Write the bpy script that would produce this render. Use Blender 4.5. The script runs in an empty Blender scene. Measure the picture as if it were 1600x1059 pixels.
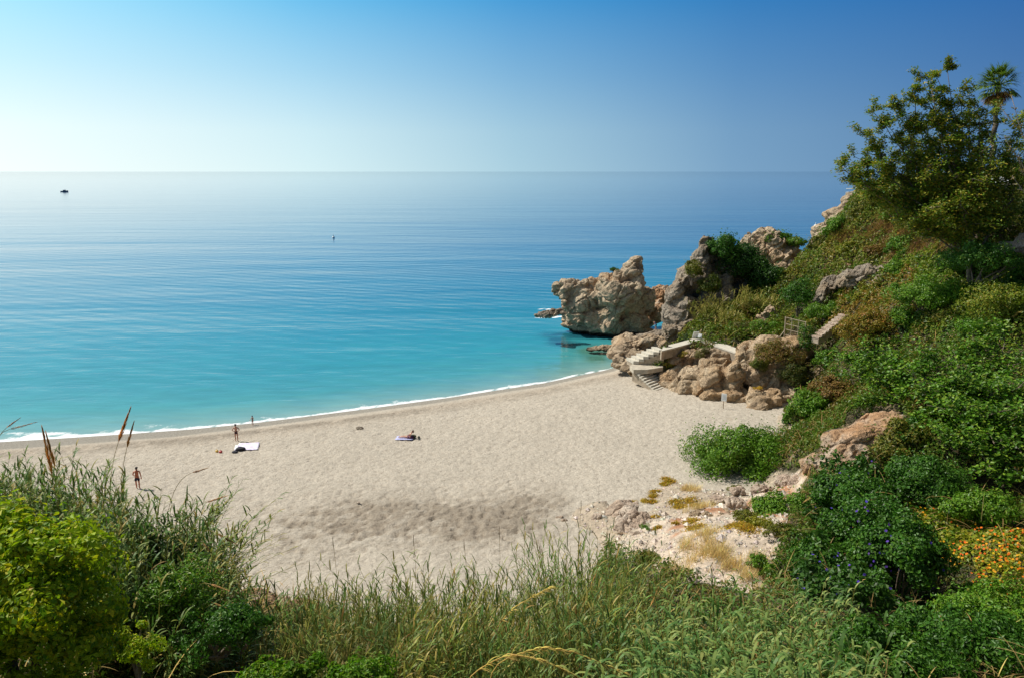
import bpy, math, random
import numpy as np
from mathutils import Vector, Matrix
PI = math.pi; R = math.radians
rng = np.random.default_rng(7); random.seed(7)
scene = bpy.context.scene; C = scene.collection

# ------------------------------------------------------------------ camera
W0, H0, F0 = 1600.0, 1059.0, 1150.0
CAMZ = 25.0
PITCH = math.atan((H0/2-268.0)/F0)
SP, CP = math.sin(PITCH), math.cos(PITCH)
cam = bpy.data.cameras.new('camera'); camo = bpy.data.objects.new('camera', cam); C.objects.link(camo)
cam.lens = F0/W0*36; cam.sensor_width = 36; cam.clip_end = 120000; cam.clip_start = .1
camo.location = (0, 0, CAMZ); camo.rotation_euler = (PI/2-PITCH, 0, 0)
scene.camera = camo
# ------------------------------------------------------------------ sun, sky, exposure
SUN_EL, SUN_AZ = R(50), R(-68)            # azimuth measured from +Y towards +X
sd = Vector((math.sin(SUN_AZ)*math.cos(SUN_EL), math.cos(SUN_AZ)*math.cos(SUN_EL), math.sin(SUN_EL)))
sl = bpy.data.lights.new('sun', 'SUN'); sl.energy = 5.0; sl.angle = R(.53); sl.color = (1, .95, .87)
so = bpy.data.objects.new('sun', sl); C.objects.link(so); so.rotation_euler = sd.to_track_quat('Z', 'Y').to_euler()
w = bpy.data.worlds.new('World'); scene.world = w; w.use_nodes = True
wn = w.node_tree.nodes; wl = w.node_tree.links; wn.clear()
def N(nt, t, **k):
    n = nt.nodes.new(t)
    for a, b in k.items():
        if a == 'i':
            for q, v in b.items(): n.inputs[q].default_value = v
        else: setattr(n, a, b)
    return n
def ramp(nt, fac, stops, interp='LINEAR'):
    r = nt.nodes.new('ShaderNodeValToRGB'); cr = r.color_ramp; cr.interpolation = interp
    while len(cr.elements) < len(stops): cr.elements.new(.5)
    for e, (p, c) in zip(cr.elements, stops):
        e.position = p; e.color = (*c, 1) if len(c) == 3 else c
    nt.links.new(fac, r.inputs[0]); return r.outputs[0]
def math_(nt, op, a, b=None, clamp=False):
    n = nt.nodes.new('ShaderNodeMath'); n.operation = op; n.use_clamp = clamp
    for k, v in enumerate((a, b)):
        if v is None: continue
        if isinstance(v, (int, float)): n.inputs[k].default_value = v
        else: nt.links.new(v, n.inputs[k])
    return n.outputs[0]
def mix(nt, fac, a, b, mode='MIX'):
    n = nt.nodes.new('ShaderNodeMix'); n.data_type = 'RGBA'; n.blend_type = mode
    for k, v in ((0, fac), (6, a), (7, b)):
        if isinstance(v, (int, float)): n.inputs[k].default_value = v
        elif isinstance(v, tuple): n.inputs[k].default_value = (*v, 1)
        else: nt.links.new(v, n.inputs[k])
    return n.outputs[2]
nt = w.node_tree
tc = N(nt, 'ShaderNodeTexCoord'); sep = N(nt, 'ShaderNodeSeparateXYZ'); wl.new(tc.outputs['Generated'], sep.inputs[0])
zc = math_(nt, 'MAXIMUM', sep.outputs[2], 0.0)
cmb = N(nt, 'ShaderNodeCombineXYZ'); wl.new(sep.outputs[0], cmb.inputs[0]); wl.new(sep.outputs[1], cmb.inputs[1]); wl.new(math_(nt, 'ADD', zc, .02), cmb.inputs[2])
sky = N(nt, 'ShaderNodeTexSky', sky_type='NISHITA', sun_disc=False, sun_elevation=SUN_EL, sun_rotation=SUN_AZ)
wl.new(cmb.outputs[0], sky.inputs[0])
# a humid sea sky: glowing on the side of the sun, deep blue away from it
hl = math_(nt, 'SQRT', math_(nt, 'MAXIMUM', math_(nt, 'SUBTRACT', 1.0, math_(nt, 'MULTIPLY', zc, zc)), .01))
ax = math_(nt, 'DIVIDE', math_(nt, 'ADD', math_(nt, 'MULTIPLY', sep.outputs[0], math.sin(SUN_AZ)), math_(nt, 'MULTIPLY', sep.outputs[1], math.cos(SUN_AZ))), hl)
af_ = math_(nt, 'MULTIPLY', math_(nt, 'ADD', ax, 1.0), .5)
hor = ramp(nt, af_, [(0, (.09, .19, .38)), (.39, (.105, .225, .42)), (.55, (.20, .37, .56)), (.685, (.40, .62, .74)), (.80, (.66, .86, .90)), (.92, (.88, .98, .96)), (1, (1.1, 1.12, 1.06))])
top = ramp(nt, af_, [(0, (.015, .10, .34)), (.39, (.022, .135, .41)), (.55, (.026, .20, .51)), (.685, (.034, .30, .65)), (.80, (.06, .44, .79)), (.92, (.17, .63, .90)), (1, (.4, .75, 1.0))])
low = mix(nt, ramp(nt, zc, [(0, (0, 0, 0)), (.05, (.13, .13, .13)), (.12, (.55, .55, .55)), (.21, (1, 1, 1))]), hor, top)
nis = mix(nt, 1.0, sky.outputs[0], (.045, .045, .043), 'MULTIPLY')
skc = mix(nt, ramp(nt, zc, [(.21, (0, 0, 0)), (.6, (1, 1, 1))]), low, nis)
dt = N(nt, 'ShaderNodeVectorMath', operation='DOT_PRODUCT'); wl.new(tc.outputs['Generated'], dt.inputs[0]); dt.inputs[1].default_value = sd
gl = math_(nt, 'MULTIPLY', math_(nt, 'POWER', math_(nt, 'MAXIMUM', dt.outputs['Value'], 0.0), 3.0), .52)
gc = N(nt, 'ShaderNodeCombineXYZ'); wl.new(gl, gc.inputs[0]); wl.new(math_(nt, 'MULTIPLY', gl, 1.08), gc.inputs[1]); wl.new(math_(nt, 'MULTIPLY', gl, .98), gc.inputs[2])
skc = mix(nt, 1.0, skc, gc.outputs[0], 'ADD')
bg = N(nt, 'ShaderNodeBackground'); bg.inputs[1].default_value = 1.0; wl.new(skc, bg.inputs[0])
wo = N(nt, 'ShaderNodeOutputWorld'); wl.new(bg.outputs[0], wo.inputs[0])
scene.view_settings.view_transform = 'Standard'; scene.view_settings.look = 'None'
scene.view_settings.exposure = 0.0; scene.view_settings.gamma = 1
scene.cycles.max_bounces = 5; scene.cycles.transparent_max_bounces = 6

# ------------------------------------------------------------------ pixel <-> world
def ray(px, py):
    u = (np.asarray(px, float)-W0/2)/F0; v = (np.asarray(py, float)-H0/2)/F0
    return u, CP-v*SP, -SP-v*CP
def P(px, py, Y):
    a, b, c = ray(px, py); return np.array([a/b*Y, Y, CAMZ+c/b*Y])
def PZ(px, py, z):
    a, b, c = ray(px, py); s = (z-CAMZ)/c; return np.array([a*s, b*s, z])
def proj(x, y, z):
    zz = z-CAMZ; f = y*CP-zz*SP; up = y*SP+zz*CP
    f = np.where(f < .1, .1, f)
    return W0/2+F0*x/f, H0/2-F0*up/f
def mpp(Y): return Y/F0            # metres per photo pixel at depth Y

# ------------------------------------------------------------------ noise
def _h(ix, iy, iz, s):
    h = (ix.astype(np.int64)*374761393+iy.astype(np.int64)*668265263+iz.astype(np.int64)*2147483647+s*1274126177) & 0xffffffff
    h = ((h ^ (h >> 13))*1274126177) & 0xffffffff
    h = ((h ^ (h >> 15))*2246822519) & 0xffffffff
    return ((h ^ (h >> 16)) & 0xffffff)/float(0xffffff)
def vnoise(p, s=0):
    i = np.floor(p).astype(np.int64); f = p-i; f = f*f*(3-2*f); r = 0
    for a in (0, 1):
        for b in (0, 1):
            for c in (0, 1):
                wgt = (f[:, 0] if a else 1-f[:, 0])*(f[:, 1] if b else 1-f[:, 1])*(f[:, 2] if c else 1-f[:, 2])
                r = r+wgt*_h(i[:, 0]+a, i[:, 1]+b, i[:, 2]+c, s)
    return r*2-1
def fbm(p, o=4, s=0, g=.5):
    r = 0; a = 1; t = 0
    for k in range(o): r = r+a*vnoise(p*2.03**k+k*17.3, s+k); t += a; a *= g
    return r/t
def worley(p, s=0):
    i = np.floor(p).astype(np.int64); n = len(p); f1 = np.full(n, 9.); f2 = np.full(n, 9.); idv = np.zeros(n)
    for a in (-1, 0, 1):
        for b in (-1, 0, 1):
            for c in (-1, 0, 1):
                q = i+np.array([a, b, c])
                o = np.stack([_h(q[:, 0], q[:, 1], q[:, 2], s+k) for k in (11, 12, 13)], 1)
                d = np.sqrt(((q+o-p)**2).sum(1)); m = d < f1
                f2 = np.where(m, f1, np.minimum(f2, d)); idv = np.where(m, o[:, 0], idv); f1 = np.where(m, d, f1)
    return f1, f2, idv
def v3(x, y, z=0): return np.stack([x, y, np.zeros_like(x)+z], 1)

# ------------------------------------------------------------------ objects
def tag(o, label=None, cat=None, group=None, kind=None):
    if label: o['label'] = label
    if cat: o['category'] = cat
    if group: o['group'] = group
    if kind: o['kind'] = kind
    return o
def empty(name, loc, label, cat, group=None, kind=None):
    o = bpy.data.objects.new(name, None); C.objects.link(o); o.location = Vector(loc); o.empty_display_size = .3
    return tag(o, label, cat, group, kind)
def link(name, me, m, parent=None, smooth=False):
    o = bpy.data.objects.new(name, me); C.objects.link(o)
    if m:
        for mm in (m if isinstance(m, (list, tuple)) else [m]): me.materials.append(mm)
    me.polygons.foreach_set('use_smooth', np.full(len(me.polygons), bool(smooth)))
    if parent is not None:
        o.parent = parent; o.location = -parent.location     # geometry is written in world space
    return o
class MB:
    """collects quads/tris in world space"""
    def __init__(s): s.v = []; s.q = []; s.t = []; s.c = []; s.n = 0
    def add(s, v, q=None, t=None, col=(1, 1, 1)):
        v = np.asarray(v, float)
        if q is not None and len(q): s.q.append(np.asarray(q)+s.n)
        if t is not None and len(t): s.t.append(np.asarray(t)+s.n)
        col = np.asarray(col, float)
        if col.ndim == 1: col = np.tile(col, (len(v), 1))
        s.v.append(v); s.c.append(col); s.n += len(v); return s
    def build(s, name, m, parent=None, smooth=False):
        me = bpy.data.meshes.new(name)
        if s.n:
            v = np.concatenate(s.v); c = np.concatenate(s.c)
            q = np.concatenate(s.q) if s.q else np.zeros((0, 4), int); t = np.concatenate(s.t) if s.t else np.zeros((0, 3), int)
            me.vertices.add(len(v)); me.vertices.foreach_set('co', v.astype(np.float32).ravel())
            me.loops.add(q.size+t.size); me.polygons.add(len(q)+len(t))
            me.loops.foreach_set('vertex_index', np.concatenate([q.ravel(), t.ravel()]).astype(np.int32))
            st = np.concatenate([np.arange(len(q))*4, q.size+np.arange(len(t))*3]).astype(np.int32)
            me.polygons.foreach_set('loop_start', st)
            me.update(calc_edges=True)
            a = me.color_attributes.new('col', 'FLOAT_COLOR', 'POINT')
            a.data.foreach_set('color', np.concatenate([c, np.ones((len(c), 1))], 1).astype(np.float32).ravel())
            me.validate()
        return link(name, me, m, parent, smooth)
    def box(s, c, sx, sy, sz, rz=0, col=(1, 1, 1), tilt=0):
        p = np.array([[a, b, d] for a in (-.5, .5) for b in (-.5, .5) for d in (-.5, .5)])*[sx, sy, sz]
        M = np.array(Matrix.Rotation(rz, 3, 'Z') @ Matrix.Rotation(tilt, 3, 'X')); p = p @ M.T+np.asarray(c)
        return s.add(p, [[0, 1, 3, 2], [4, 6, 7, 5], [0, 4, 5, 1], [2, 3, 7, 6], [0, 2, 6, 4], [1, 5, 7, 3]], col=col)
    def tube(s, pts, r, sides=6, col=(1, 1, 1)):
        pts = np.asarray(pts, float); r = np.broadcast_to(np.asarray(r, float), (len(pts),))
        t = np.gradient(pts, axis=0); t /= np.linalg.norm(t, axis=1)[:, None]+1e-9
        ref = np.array([0, 0, 1.]) if abs(t[0][2]) < .9 else np.array([1., 0, 0])
        a = np.cross(t, ref); a /= np.linalg.norm(a, axis=1)[:, None]+1e-9; b = np.cross(t, a)
        th = np.arange(sides)/sides*2*PI
        v = pts[:, None]+r[:, None, None]*(np.cos(th)[None, :, None]*a[:, None]+np.sin(th)[None, :, None]*b[:, None])
        q = []; n = len(pts)
        for i in range(n-1):
            for j in range(sides):
                k = (j+1) % sides; q.append([i*sides+j, i*sides+k, (i+1)*sides+k, (i+1)*sides+j])
        v = v.reshape(-1, 3); v = np.concatenate([v, pts[:1], pts[-1:]]); m = n*sides
        tt = [[j, m, (j+1) % sides] for j in range(sides)]+[[(n-1)*sides+j, (n-1)*sides+(j+1) % sides, m+1] for j in range(sides)]
        return s.add(v, q, tt, col)
    def prism(s, poly, z0, z1, col=(1, 1, 1)):
        n = len(poly); z0 = np.broadcast_to(z0, (n,)); z1 = np.broadcast_to(z1, (n,))
        v = [[p[0], p[1], z0[i]] for i, p in enumerate(poly)]+[[p[0], p[1], z1[i]] for i, p in enumerate(poly)]
        q = [[i, (i+1) % n, n+(i+1) % n, n+i] for i in range(n)]
        t = [[n, n+i, n+i+1] for i in range(1, n-1)]+[[0, i+1, i] for i in range(1, n-1)]
        return s.add(v, q, t, col)
def unit(v): return v/(np.linalg.norm(v, axis=-1, keepdims=True)+1e-9)
def rdir(n):
    return unit(rng.normal(size=(n, 3)))
def leaves(mb, c, nrm, L, Wd, col, fold=.18, tdir=None):
    n = len(c); nrm = unit(nrm); r = rdir(n) if tdir is None else tdir
    t = unit(r-nrm*(r*nrm).sum(1, keepdims=True)); b = np.cross(nrm, t)
    L = np.broadcast_to(L, (n,))[:, None]; Wd = np.broadcast_to(Wd, (n,))[:, None]
    v = np.stack([c-t*L/2, c+b*Wd/2+nrm*fold*Wd-t*L*.08, c+t*L/2-nrm*fold*L*.5, c-b*Wd/2+nrm*fold*Wd-t*L*.08], 1).reshape(-1, 3)
    q = np.arange(n*4).reshape(n, 4)
    col = np.repeat(np.broadcast_to(col, (n, 3)), 4, 0)
    mb.add(v, q, col=col)
def ribbons(mb, o, d, L, Wd, droop, col, seg=4, gravity=(0, 0, -1)):
    """blades: start at o along d, bending down by droop over their length"""
    n = len(o); d = unit(d); L = np.broadcast_to(L, (n,)); Wd = np.broadcast_to(Wd, (n,)); droop = np.broadcast_to(droop, (n,))
    g = np.array(gravity, float); side = unit(np.cross(d, g)+1e-6)
    pts = [o]; cur = d.copy()
    for k in range(seg):
        pts.append(pts[-1]+cur*(L/seg)[:, None]); cur = unit(cur+g*(droop/seg*1.6)[:, None])
    prof = [.55]+[1]*(seg-2)+[.7, .02] if seg > 2 else [.8, 1, .02][:seg+1]
    v = []
    for k, p in enumerate(pts):
        wv = side*(Wd*prof[k]/2)[:, None]; v += [p-wv, p+wv]
    v = np.stack(v, 1).reshape(-1, 3); m = 2*(seg+1)
    base = (np.arange(n)*m)[:, None]
    q = np.concatenate([base+np.array([2*k, 2*k+1, 2*k+3, 2*k+2]) for k in range(seg)], 0)
    mb.add(v, q, col=np.repeat(np.broadcast_to(col, (n, 3)), m, 0))
def jcol(c, n, j=.25, hue=.12):
    c = np.asarray(c, float); k = np.exp(rng.normal(size=(n, 1))*j)
    return np.clip(c*k*(1+rng.normal(size=(n, 3))*hue), .004, 1)

# ------------------------------------------------------------------ materials
def newmat(name):
    m = bpy.data.materials.new(name); m.use_nodes = True; nt = m.node_tree
    return m, nt, nt.nodes['Principled BSDF'], nt.nodes['Material Output']
def noise(nt, scale, det=4, vec=None, rough=.55, dist=0, out=0):
    n = N(nt, 'ShaderNodeTexNoise', i={'Scale': scale, 'Detail': det, 'Roughness': rough, 'Distortion': dist})
    if vec is not None: nt.links.new(vec, n.inputs['Vector'])
    return n.outputs[out]
def bump(nt, h, strength, dist, b, normal=None):
    n = N(nt, 'ShaderNodeBump', i={'Strength': strength, 'Distance': dist}); nt.links.new(h, n.inputs['Height'])
    if normal is not None: nt.links.new(normal, n.inputs['Normal'])
    if b is not None: nt.links.new(n.outputs[0], b.inputs['Normal'])
    return n.outputs[0]
def objco(nt): return N(nt, 'ShaderNodeNewGeometry').outputs['Position']
def leafmat(name, trans=.35, rough=.45, spec=.35, tint=(1.25, 1.35, .5)):
    m, nt, b, out = newmat(name)
    a = N(nt, 'ShaderNodeAttribute', attribute_name='col')
    base = mix(nt, 1.0, a.outputs[0], {'petal': (1, 1, 1), 'dry': (1.1, 1.06, 1.0)}.get(name, (1.78, 1.52, .82)), 'MULTIPLY')
    nt.links.new(base, b.inputs['Base Color']); b.inputs['Roughness'].default_value = rough
    b.inputs['Specular IOR Level'].default_value = spec
    t = N(nt, 'ShaderNodeBsdfTranslucent'); nt.links.new(mix(nt, 1.0, a.outputs[0], tint, 'MULTIPLY'), t.inputs[0])
    mx = N(nt, 'ShaderNodeMixShader', i={0: trans}); nt.links.new(b.outputs[0], mx.inputs[1]); nt.links.new(t.outputs[0], mx.inputs[2])
    nt.links.new(mx.outputs[0], out.inputs[0]); return m
def plain(name, col, rough=.6, scale=12, var=.15, bmp=.0, metal=0, spec=.5):
    m, nt, b, out = newmat(name)
    v = objco(nt); n = noise(nt, scale, 4, v)
    c = ramp(nt, n, [(.3, tuple(x*(1-var) for x in col)), (.7, tuple(min(1, x*(1+var)) for x in col))])
    nt.links.new(c, b.inputs['Base Color']); b.inputs['Roughness'].default_value = rough; b.inputs['Metallic'].default_value = metal
    b.inputs['Specular IOR Level'].default_value = spec
    if bmp: bump(nt, noise(nt, scale*4, 5, v), .6, bmp, b)
    return m
def vcolmat(name, rough=.7, var=.2, scale=6, bmp=.02, bs=.5):
    m, nt, b, out = newmat(name); v = objco(nt)
    a = N(nt, 'ShaderNodeAttribute', attribute_name='col'); n = noise(nt, scale, 6, v, .65)
    nt.links.new(mix(nt, 1.0, a.outputs[0], ramp(nt, n, [(.25, (1-var,)*3), (.75, (1+var,)*3)]), 'MULTIPLY'), b.inputs['Base Color'])
    b.inputs['Roughness'].default_value = rough; b.inputs['Specular IOR Level'].default_value = .25
    if bmp: bump(nt, noise(nt, scale*2.5, 8, v, .7), bs, bmp, b)
    return m
def rockmat(name, light, mid, dark, warm, scale=1.0, wet=False):
    m, nt, b, out = newmat(name); v = objco(nt)
    n1 = noise(nt, .45*scale, 6, v, .6, .4); n2 = noise(nt, 2.6*scale, 8, v, .72, .3); n3 = noise(nt, .22*scale, 3, v)
    vo = N(nt, 'ShaderNodeTexVoronoi', feature='DISTANCE_TO_EDGE', i={'Scale': 1.1*scale})
    wv = N(nt, 'ShaderNodeVectorMath', operation='ADD'); nt.links.new(v, wv.inputs[0])
    nv = noise(nt, 1.3*scale, 4, v, out=1); nt.links.new(nv, wv.inputs[1]); nt.links.new(wv.outputs[0], vo.inputs['Vector'])
    c = ramp(nt, n1, [(.30, dark), (.45, mid), (.62, light)])
    c = mix(nt, ramp(nt, n3, [(.45, (0, 0, 0)), (.62, (.75, .75, .75))]), c, warm)
    c = mix(nt, 1.0, c, ramp(nt, n2, [(.28, (.5, .47, .45)), (.5, (1, 1, 1)), (.75, (1.3, 1.28, 1.22))]), 'MULTIPLY')
    c = mix(nt, ramp(nt, vo.outputs[0], [(0, (.55, .55, .55)), (.05, (0, 0, 0))]), c, tuple(x*.45 for x in dark))
    if wet:
        s = N(nt, 'ShaderNodeSeparateXYZ'); nt.links.new(v, s.inputs[0])
        k = math_(nt, 'ADD', s.outputs[2], math_(nt, 'MULTIPLY', n1, -1.2))
        c = mix(nt, ramp(nt, k, [(0.0, (1, 1, 1)), (.35, (0, 0, 0))]), c, (.035, .03, .022))
    nt.links.new(c, b.inputs['Base Color']); b.inputs['Roughness'].default_value = .9; b.inputs['Specular IOR Level'].default_value = .2
    h = math_(nt, 'ADD', math_(nt, 'MULTIPLY', n2, 1.0), math_(nt, 'MULTIPLY', math_(nt, 'MINIMUM', vo.outputs[0], .12), 2.0))
    nb = bump(nt, h, 1.0, .22/scale, None)
    bump(nt, noise(nt, 9*scale, 8, v, .75), .9, .10/scale, b, nb)
    return m
M = {}
M['leaf'] = leafmat('leaf'); M['leaf_gloss'] = leafmat('glossy_leaf', .42, .5, .25, (1.5, 1.5, .35)); M['reed'] = leafmat('reed_leaf', .38, .5, .3, (1.3, 1.3, .6))
M['dry'] = leafmat('dry_stalk', .3, .7, .1, (1.1, 1, .8)); M['petal'] = leafmat('petal', .35, .6, .2, (1.2, 1.1, 1.1))
M['bark'] = plain('bark', (.16, .12, .085), .9, 8, .4, .02); M['bark2'] = plain('pale_bark', (.30, .23, .17), .9, 8, .3, .02)
M['rock_sea'] = rockmat('limestone_sea', (.58, .46, .32), (.44, .33, .22), (.24, .18, .12), (.50, .33, .19), .9, True)
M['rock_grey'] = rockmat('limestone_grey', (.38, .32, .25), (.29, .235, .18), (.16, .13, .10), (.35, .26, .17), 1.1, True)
M['rock_warm'] = rockmat('limestone_warm', (.56, .44, .30), (.42, .31, .20), (.20, .145, .095), (.46, .29, .15), 1.1)
M['rock_orange'] = rockmat('limestone_orange', (.52, .42, .32), (.44, .28, .16), (.26, .17, .11), (.46, .24, .11), 1.6)
M['rock_pale'] = rockmat('limestone_pale', (.60, .50, .40), (.50, .38, .29), (.30, .22, .17), (.5, .38, .28), 2.2)
M['conc'] = plain('pale_concrete', (.54, .49, .40), .85, 3, .14, .01)
M['conc2'] = plain('weathered_render', (.34, .28, .21), .9, 1.8, .35, .05)
M['white'] = plain('white_paint', (.8, .8, .78), .45, 6, .05); M['wood'] = plain('pale_wood', (.42, .34, .24), .75, 10, .25, .005)
M['grey'] = plain('grey_print', (.42, .42, .44), .6, 6, .1)

# ------------------------------------------------------------------ beach profile and shoreline
wl_px = [(0, 690), (100, 684), (205, 677), (300, 670), (400, 660), (480, 650), (560, 640), (700, 621), (850, 598), (955, 576)]
WL = np.array([PZ(a, b, 0)[:2] for a, b in wl_px])
WL = np.concatenate([[WL[0]+(WL[0]-WL[2])*30], WL, [[16, 97], [24, 104], [40, 112], [80, 118], [400, 130]]])
def yw(x): return np.interp(x, WL[:, 0], WL[:, 1])
def sd_(x, y): return (yw(x)-y)*.93
def beach_z(x, y):
    d = sd_(x, y)
    z = np.interp(d, [-60, -10, 0, 2.2, 5, 9, 14, 22, 34, 50, 80], [-6, -1.2, 0, .30, .78, 1.15, 1.35, 1.6, 2.1, 2.7, 3.2])
    return z
def pb(px, py):
    """point of the beach under a photo pixel"""
    z = 1.0
    for _ in range(12):
        p = PZ(px, py, z); z = float(beach_z(p[0], p[1]))
    return np.array([p[0], p[1], z])

# ------------------------------------------------------------------ terrain control points
ctl = []
def c3(*a): ctl.append(a)
def cp(px, py, Y, dz=0): p = P(px, py, Y); ctl.append((p[0], p[1], p[2]+dz))
# slope under the camera, falling to the beach
for x in (-40, -25, -12, 0, 12, 25, 40):
    c3(x, -14, 23.4); c3(x, -2, 23.2+max(0, x-20)*.04)
for x, ys in ((0, ((3, 20.5), (7, 17.5), (11, 14.0), (16, 9.6), (20, 7.4), (24, 5.4), (29, 3.6), (33, 2.0), (37, 1.0), (44, .6))),
              (-6, ((3, 20.8), (7, 18), (11, 15.0), (16, 11.0), (20, 8.6), (24, 6.2), (29, 4.0), (33, 2.2), (37, 1.0), (43, .6))), (4, ((24, 5.6), (30, 3.8), (36, 2.4), (41, 1.4))),
              (7, ((4, 20.), (10, 14.6), (18, 9.0), (26, 6.6), (33, 5.2), (38, 4.2), (43, 3.0), (47.5, 1.6))),
              (14, ((5, 20.), (12, 14.8), (20, 9.6), (27, 7.4), (34, 6.6), (41, 4.8), (48, 3.2), (54, 1.6))),
              (22, ((6, 20.5), (14, 15), (24, 9.0), (31, 6.4), (38, 6.2), (46, 6.4), (54, 4.4))),
              (32, ((10, 20), (20, 14.5), (30, 9.5), (38, 8), (48, 9), (58, 9.2), (66, 8.6))),
              (-12, ((4, 20.5), (9, 16.8), (15, 13.6), (20, 11.2), (25, 8.6), (31, 4.6), (36, 2.2), (42, .8))),
              (-18, ((8, 17.6), (15, 14), (21, 11.6), (26, 9.5), (33, 4), (38, 1.6))),
              (-30, ((8, 18), (18, 13), (26, 9), (34, 3.4), (40, 1.2))),
              (-48, ((10, 18), (24, 10), (34, 3), (42, 1)))):
    for yy, zz in ys: c3(x, yy, zz)
# inside the beach: keep the ground under the sand
for px, py in ((300, 700), (300, 800), (450, 700), (450, 850), (600, 650), (600, 760), (600, 870), (750, 640), (750, 740), (750, 850), (850, 790), (900, 600), (900, 700), (950, 620), (970, 700), (950, 760), (1040, 650), (1050, 710), (100, 700)):
    p = pb(px, py); c3(p[0], p[1], p[2]-1.0)
for px, py in ((975, 580), (1010, 600), (1050, 618), (1090, 632), (1140, 652), (1165, 668), (1120, 690), (1085, 720), (1060, 745), (1010, 772), (950, 792), (890, 812)):
    p = pb(px, py); c3(p[0], p[1], p[2]-.05)
# sea floor and around
for x, y in ((-120, 80), (-60, 80), (-20, 95), (0, 105), (12, 104), (10, 120), (25, 118), (30, 128), (38, 121), (0, 150), (30, 150), (55, 150), (80, 150)): c3(x, y, -5)
# promenade and foot of the crags
for px, py, Y in ((1045, 545, 83), (1075, 538, 85), (1110, 535, 85), (1150, 545, 84)): cp(px, py, Y, -.35)
for px, py, Y, d in ((1060, 532, 93, -1.5), (1110, 490, 95, -.6), (1180, 450, 101, -1), (1170, 500, 92, -.6), (1240, 470, 93, -.6), (1230, 520, 84, -.6), (1240, 420, 101, -.6),
                     (1300, 400, 96, -.6), (1320, 440, 88, -.6), (1290, 480, 86, -.8), (1345, 500, 76, -.5), (1390, 420, 82, -.6), (1285, 375, 106, -1.4), (1325, 330, 107, -1.2), (1350, 298, 106, -.4), (1400, 290, 104, -.3),
                     (1450, 410, 73, -.8), (1400, 470, 71, -.7), (1500, 330, 78, -1), (1560, 290, 80, -.3), (1620, 300, 78, 0), (1600, 380, 66, -.8), (1520, 440, 66, -.8), (1330, 535, 70, -1), (1450, 520, 62, -1.5),
                     (1600, 480, 58, -1.2), (1600, 600, 50, -2), (1500, 600, 53, -2.5), (1380, 600, 62, -2.2), (1275, 590, 73, -.6), (1220, 650, 66, -.3), (1290, 650, 61, -.6), (1240, 690, 58, -.8), (1180, 700, 58, -1.5),
                     (1160, 760, 51, -.8), (1250, 760, 45, -.4), (1320, 690, 47, -.1), (1390, 655, 48, -.1), (1450, 720, 43, -2.2), (1550, 760, 39, -2.4), (1280, 740, 45, -.1)):
    cp(px, py, Y, d)
for x, y, z in ((48, 104, 22.3), (55, 100, 23), (70, 105, 23.6), (60, 88, 23.8), (80, 80, 24), (70, 65, 23), (60, 50, 18), (75, 30, 20), (55, 15, 21.5), (62, 125, 20), (50, 118, 8), (90, 120, 22), (46, 30, 13), (45, 45, 13)): c3(x, y, z)
for px, py in ((1015, 600), (1040, 612), (1065, 625), (1090, 634), (1120, 646), (1150, 658), (1185, 672)):
    p = pb(px, py-10); c3(p[0]+.6, p[1]+1.2, p[2]-.5); c3(p[0]+1.4, p[1]+3.0, p[2]-.3)
c3(25.5, 70, 1.2); c3(27, 73, 1.8); c3(23.5, 75, 2.2); c3(29, 70, 2.6)
cp(1475, 885, 29.5, -4); cp(1505, 925, 26.5, -3.5); cp(1455, 860, 31.5, -3.4)
ctl = np.array(ctl)
A = ctl[:, :2]; Dm = np.linalg.norm(A[:, None]-A[None], axis=2); n = len(A)
K = np.zeros((n+3, n+3)); K[:n, :n] = -Dm-np.eye(n)*.25; K[:n, n] = 1; K[:n, n+1:] = A; K[n, :n] = 1; K[n+1:, :n] = A.T
wgt = np.linalg.solve(K, np.concatenate([ctl[:, 2], [0, 0, 0]]))
GX0, GX1, GY0, GY1, GS = -95., 100., -14., 155., .5
gx = np.arange(GX0, GX1+.01, GS); gy = np.arange(GY0, GY1+.01, GS); XX, YY = np.meshgrid(gx, gy)
pts = np.stack([XX.ravel(), YY.ravel()], 1); Z = np.zeros(len(pts))
for s in range(0, len(pts), 8000):
    q = pts[s:s+8000]; Z[s:s+8000] = -np.linalg.norm(q[:, None]-A[None], axis=2) @ wgt[:n]+wgt[n]+q @ wgt[n+1:]
p3 = v3(pts[:, 0], pts[:, 1])
land = np.clip((Z-beach_z(pts[:, 0], pts[:, 1]))/1.5, 0, 1)
f1, f2, _i = worley(p3*.35, 3)
Z += land*(fbm(p3*.22, 5, 5)*1.0+fbm(p3*.9, 4, 9)*.35+(.5-f1)*.5)
GZ = Z.reshape(XX.shape)
def ground(x, y):
    fx = np.clip((np.asarray(x)-GX0)/GS, 0, len(gx)-1.001); fy = np.clip((np.asarray(y)-GY0)/GS, 0, len(gy)-1.001)
    i = fx.astype(int); j = fy.astype(int); a = fx-i; b = fy-j
    return GZ[j, i]*(1-a)*(1-b)+GZ[j, i+1]*a*(1-b)+GZ[j+1, i]*(1-a)*b+GZ[j+1, i+1]*a*b
def surf(x, y): return np.maximum(ground(x, y), beach_z(x, y))
def hit(px, py, y0=2., y1=140.):
    """first ground point seen at a photo pixel"""
    Y = np.arange(y0, y1, .1); a, b, c = ray(px, py); x = a/b*Y; z = CAMZ+c/b*Y; g = surf(x, Y)
    k = np.argmax(z <= g); return np.array([x[k], Y[k], g[k]])
def inpoly(px, py, poly):
    r = np.zeros(len(px), bool); n = len(poly)
    for i in range(n):
        x1, y1 = poly[i]; x2, y2 = poly[(i+1) % n]
        c = ((y1 > py) != (y2 > py)) & (px < (x2-x1)*(py-y1)/((y2-y1) if y2 != y1 else 1e-9)+x1); r ^= c
    return r
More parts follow.
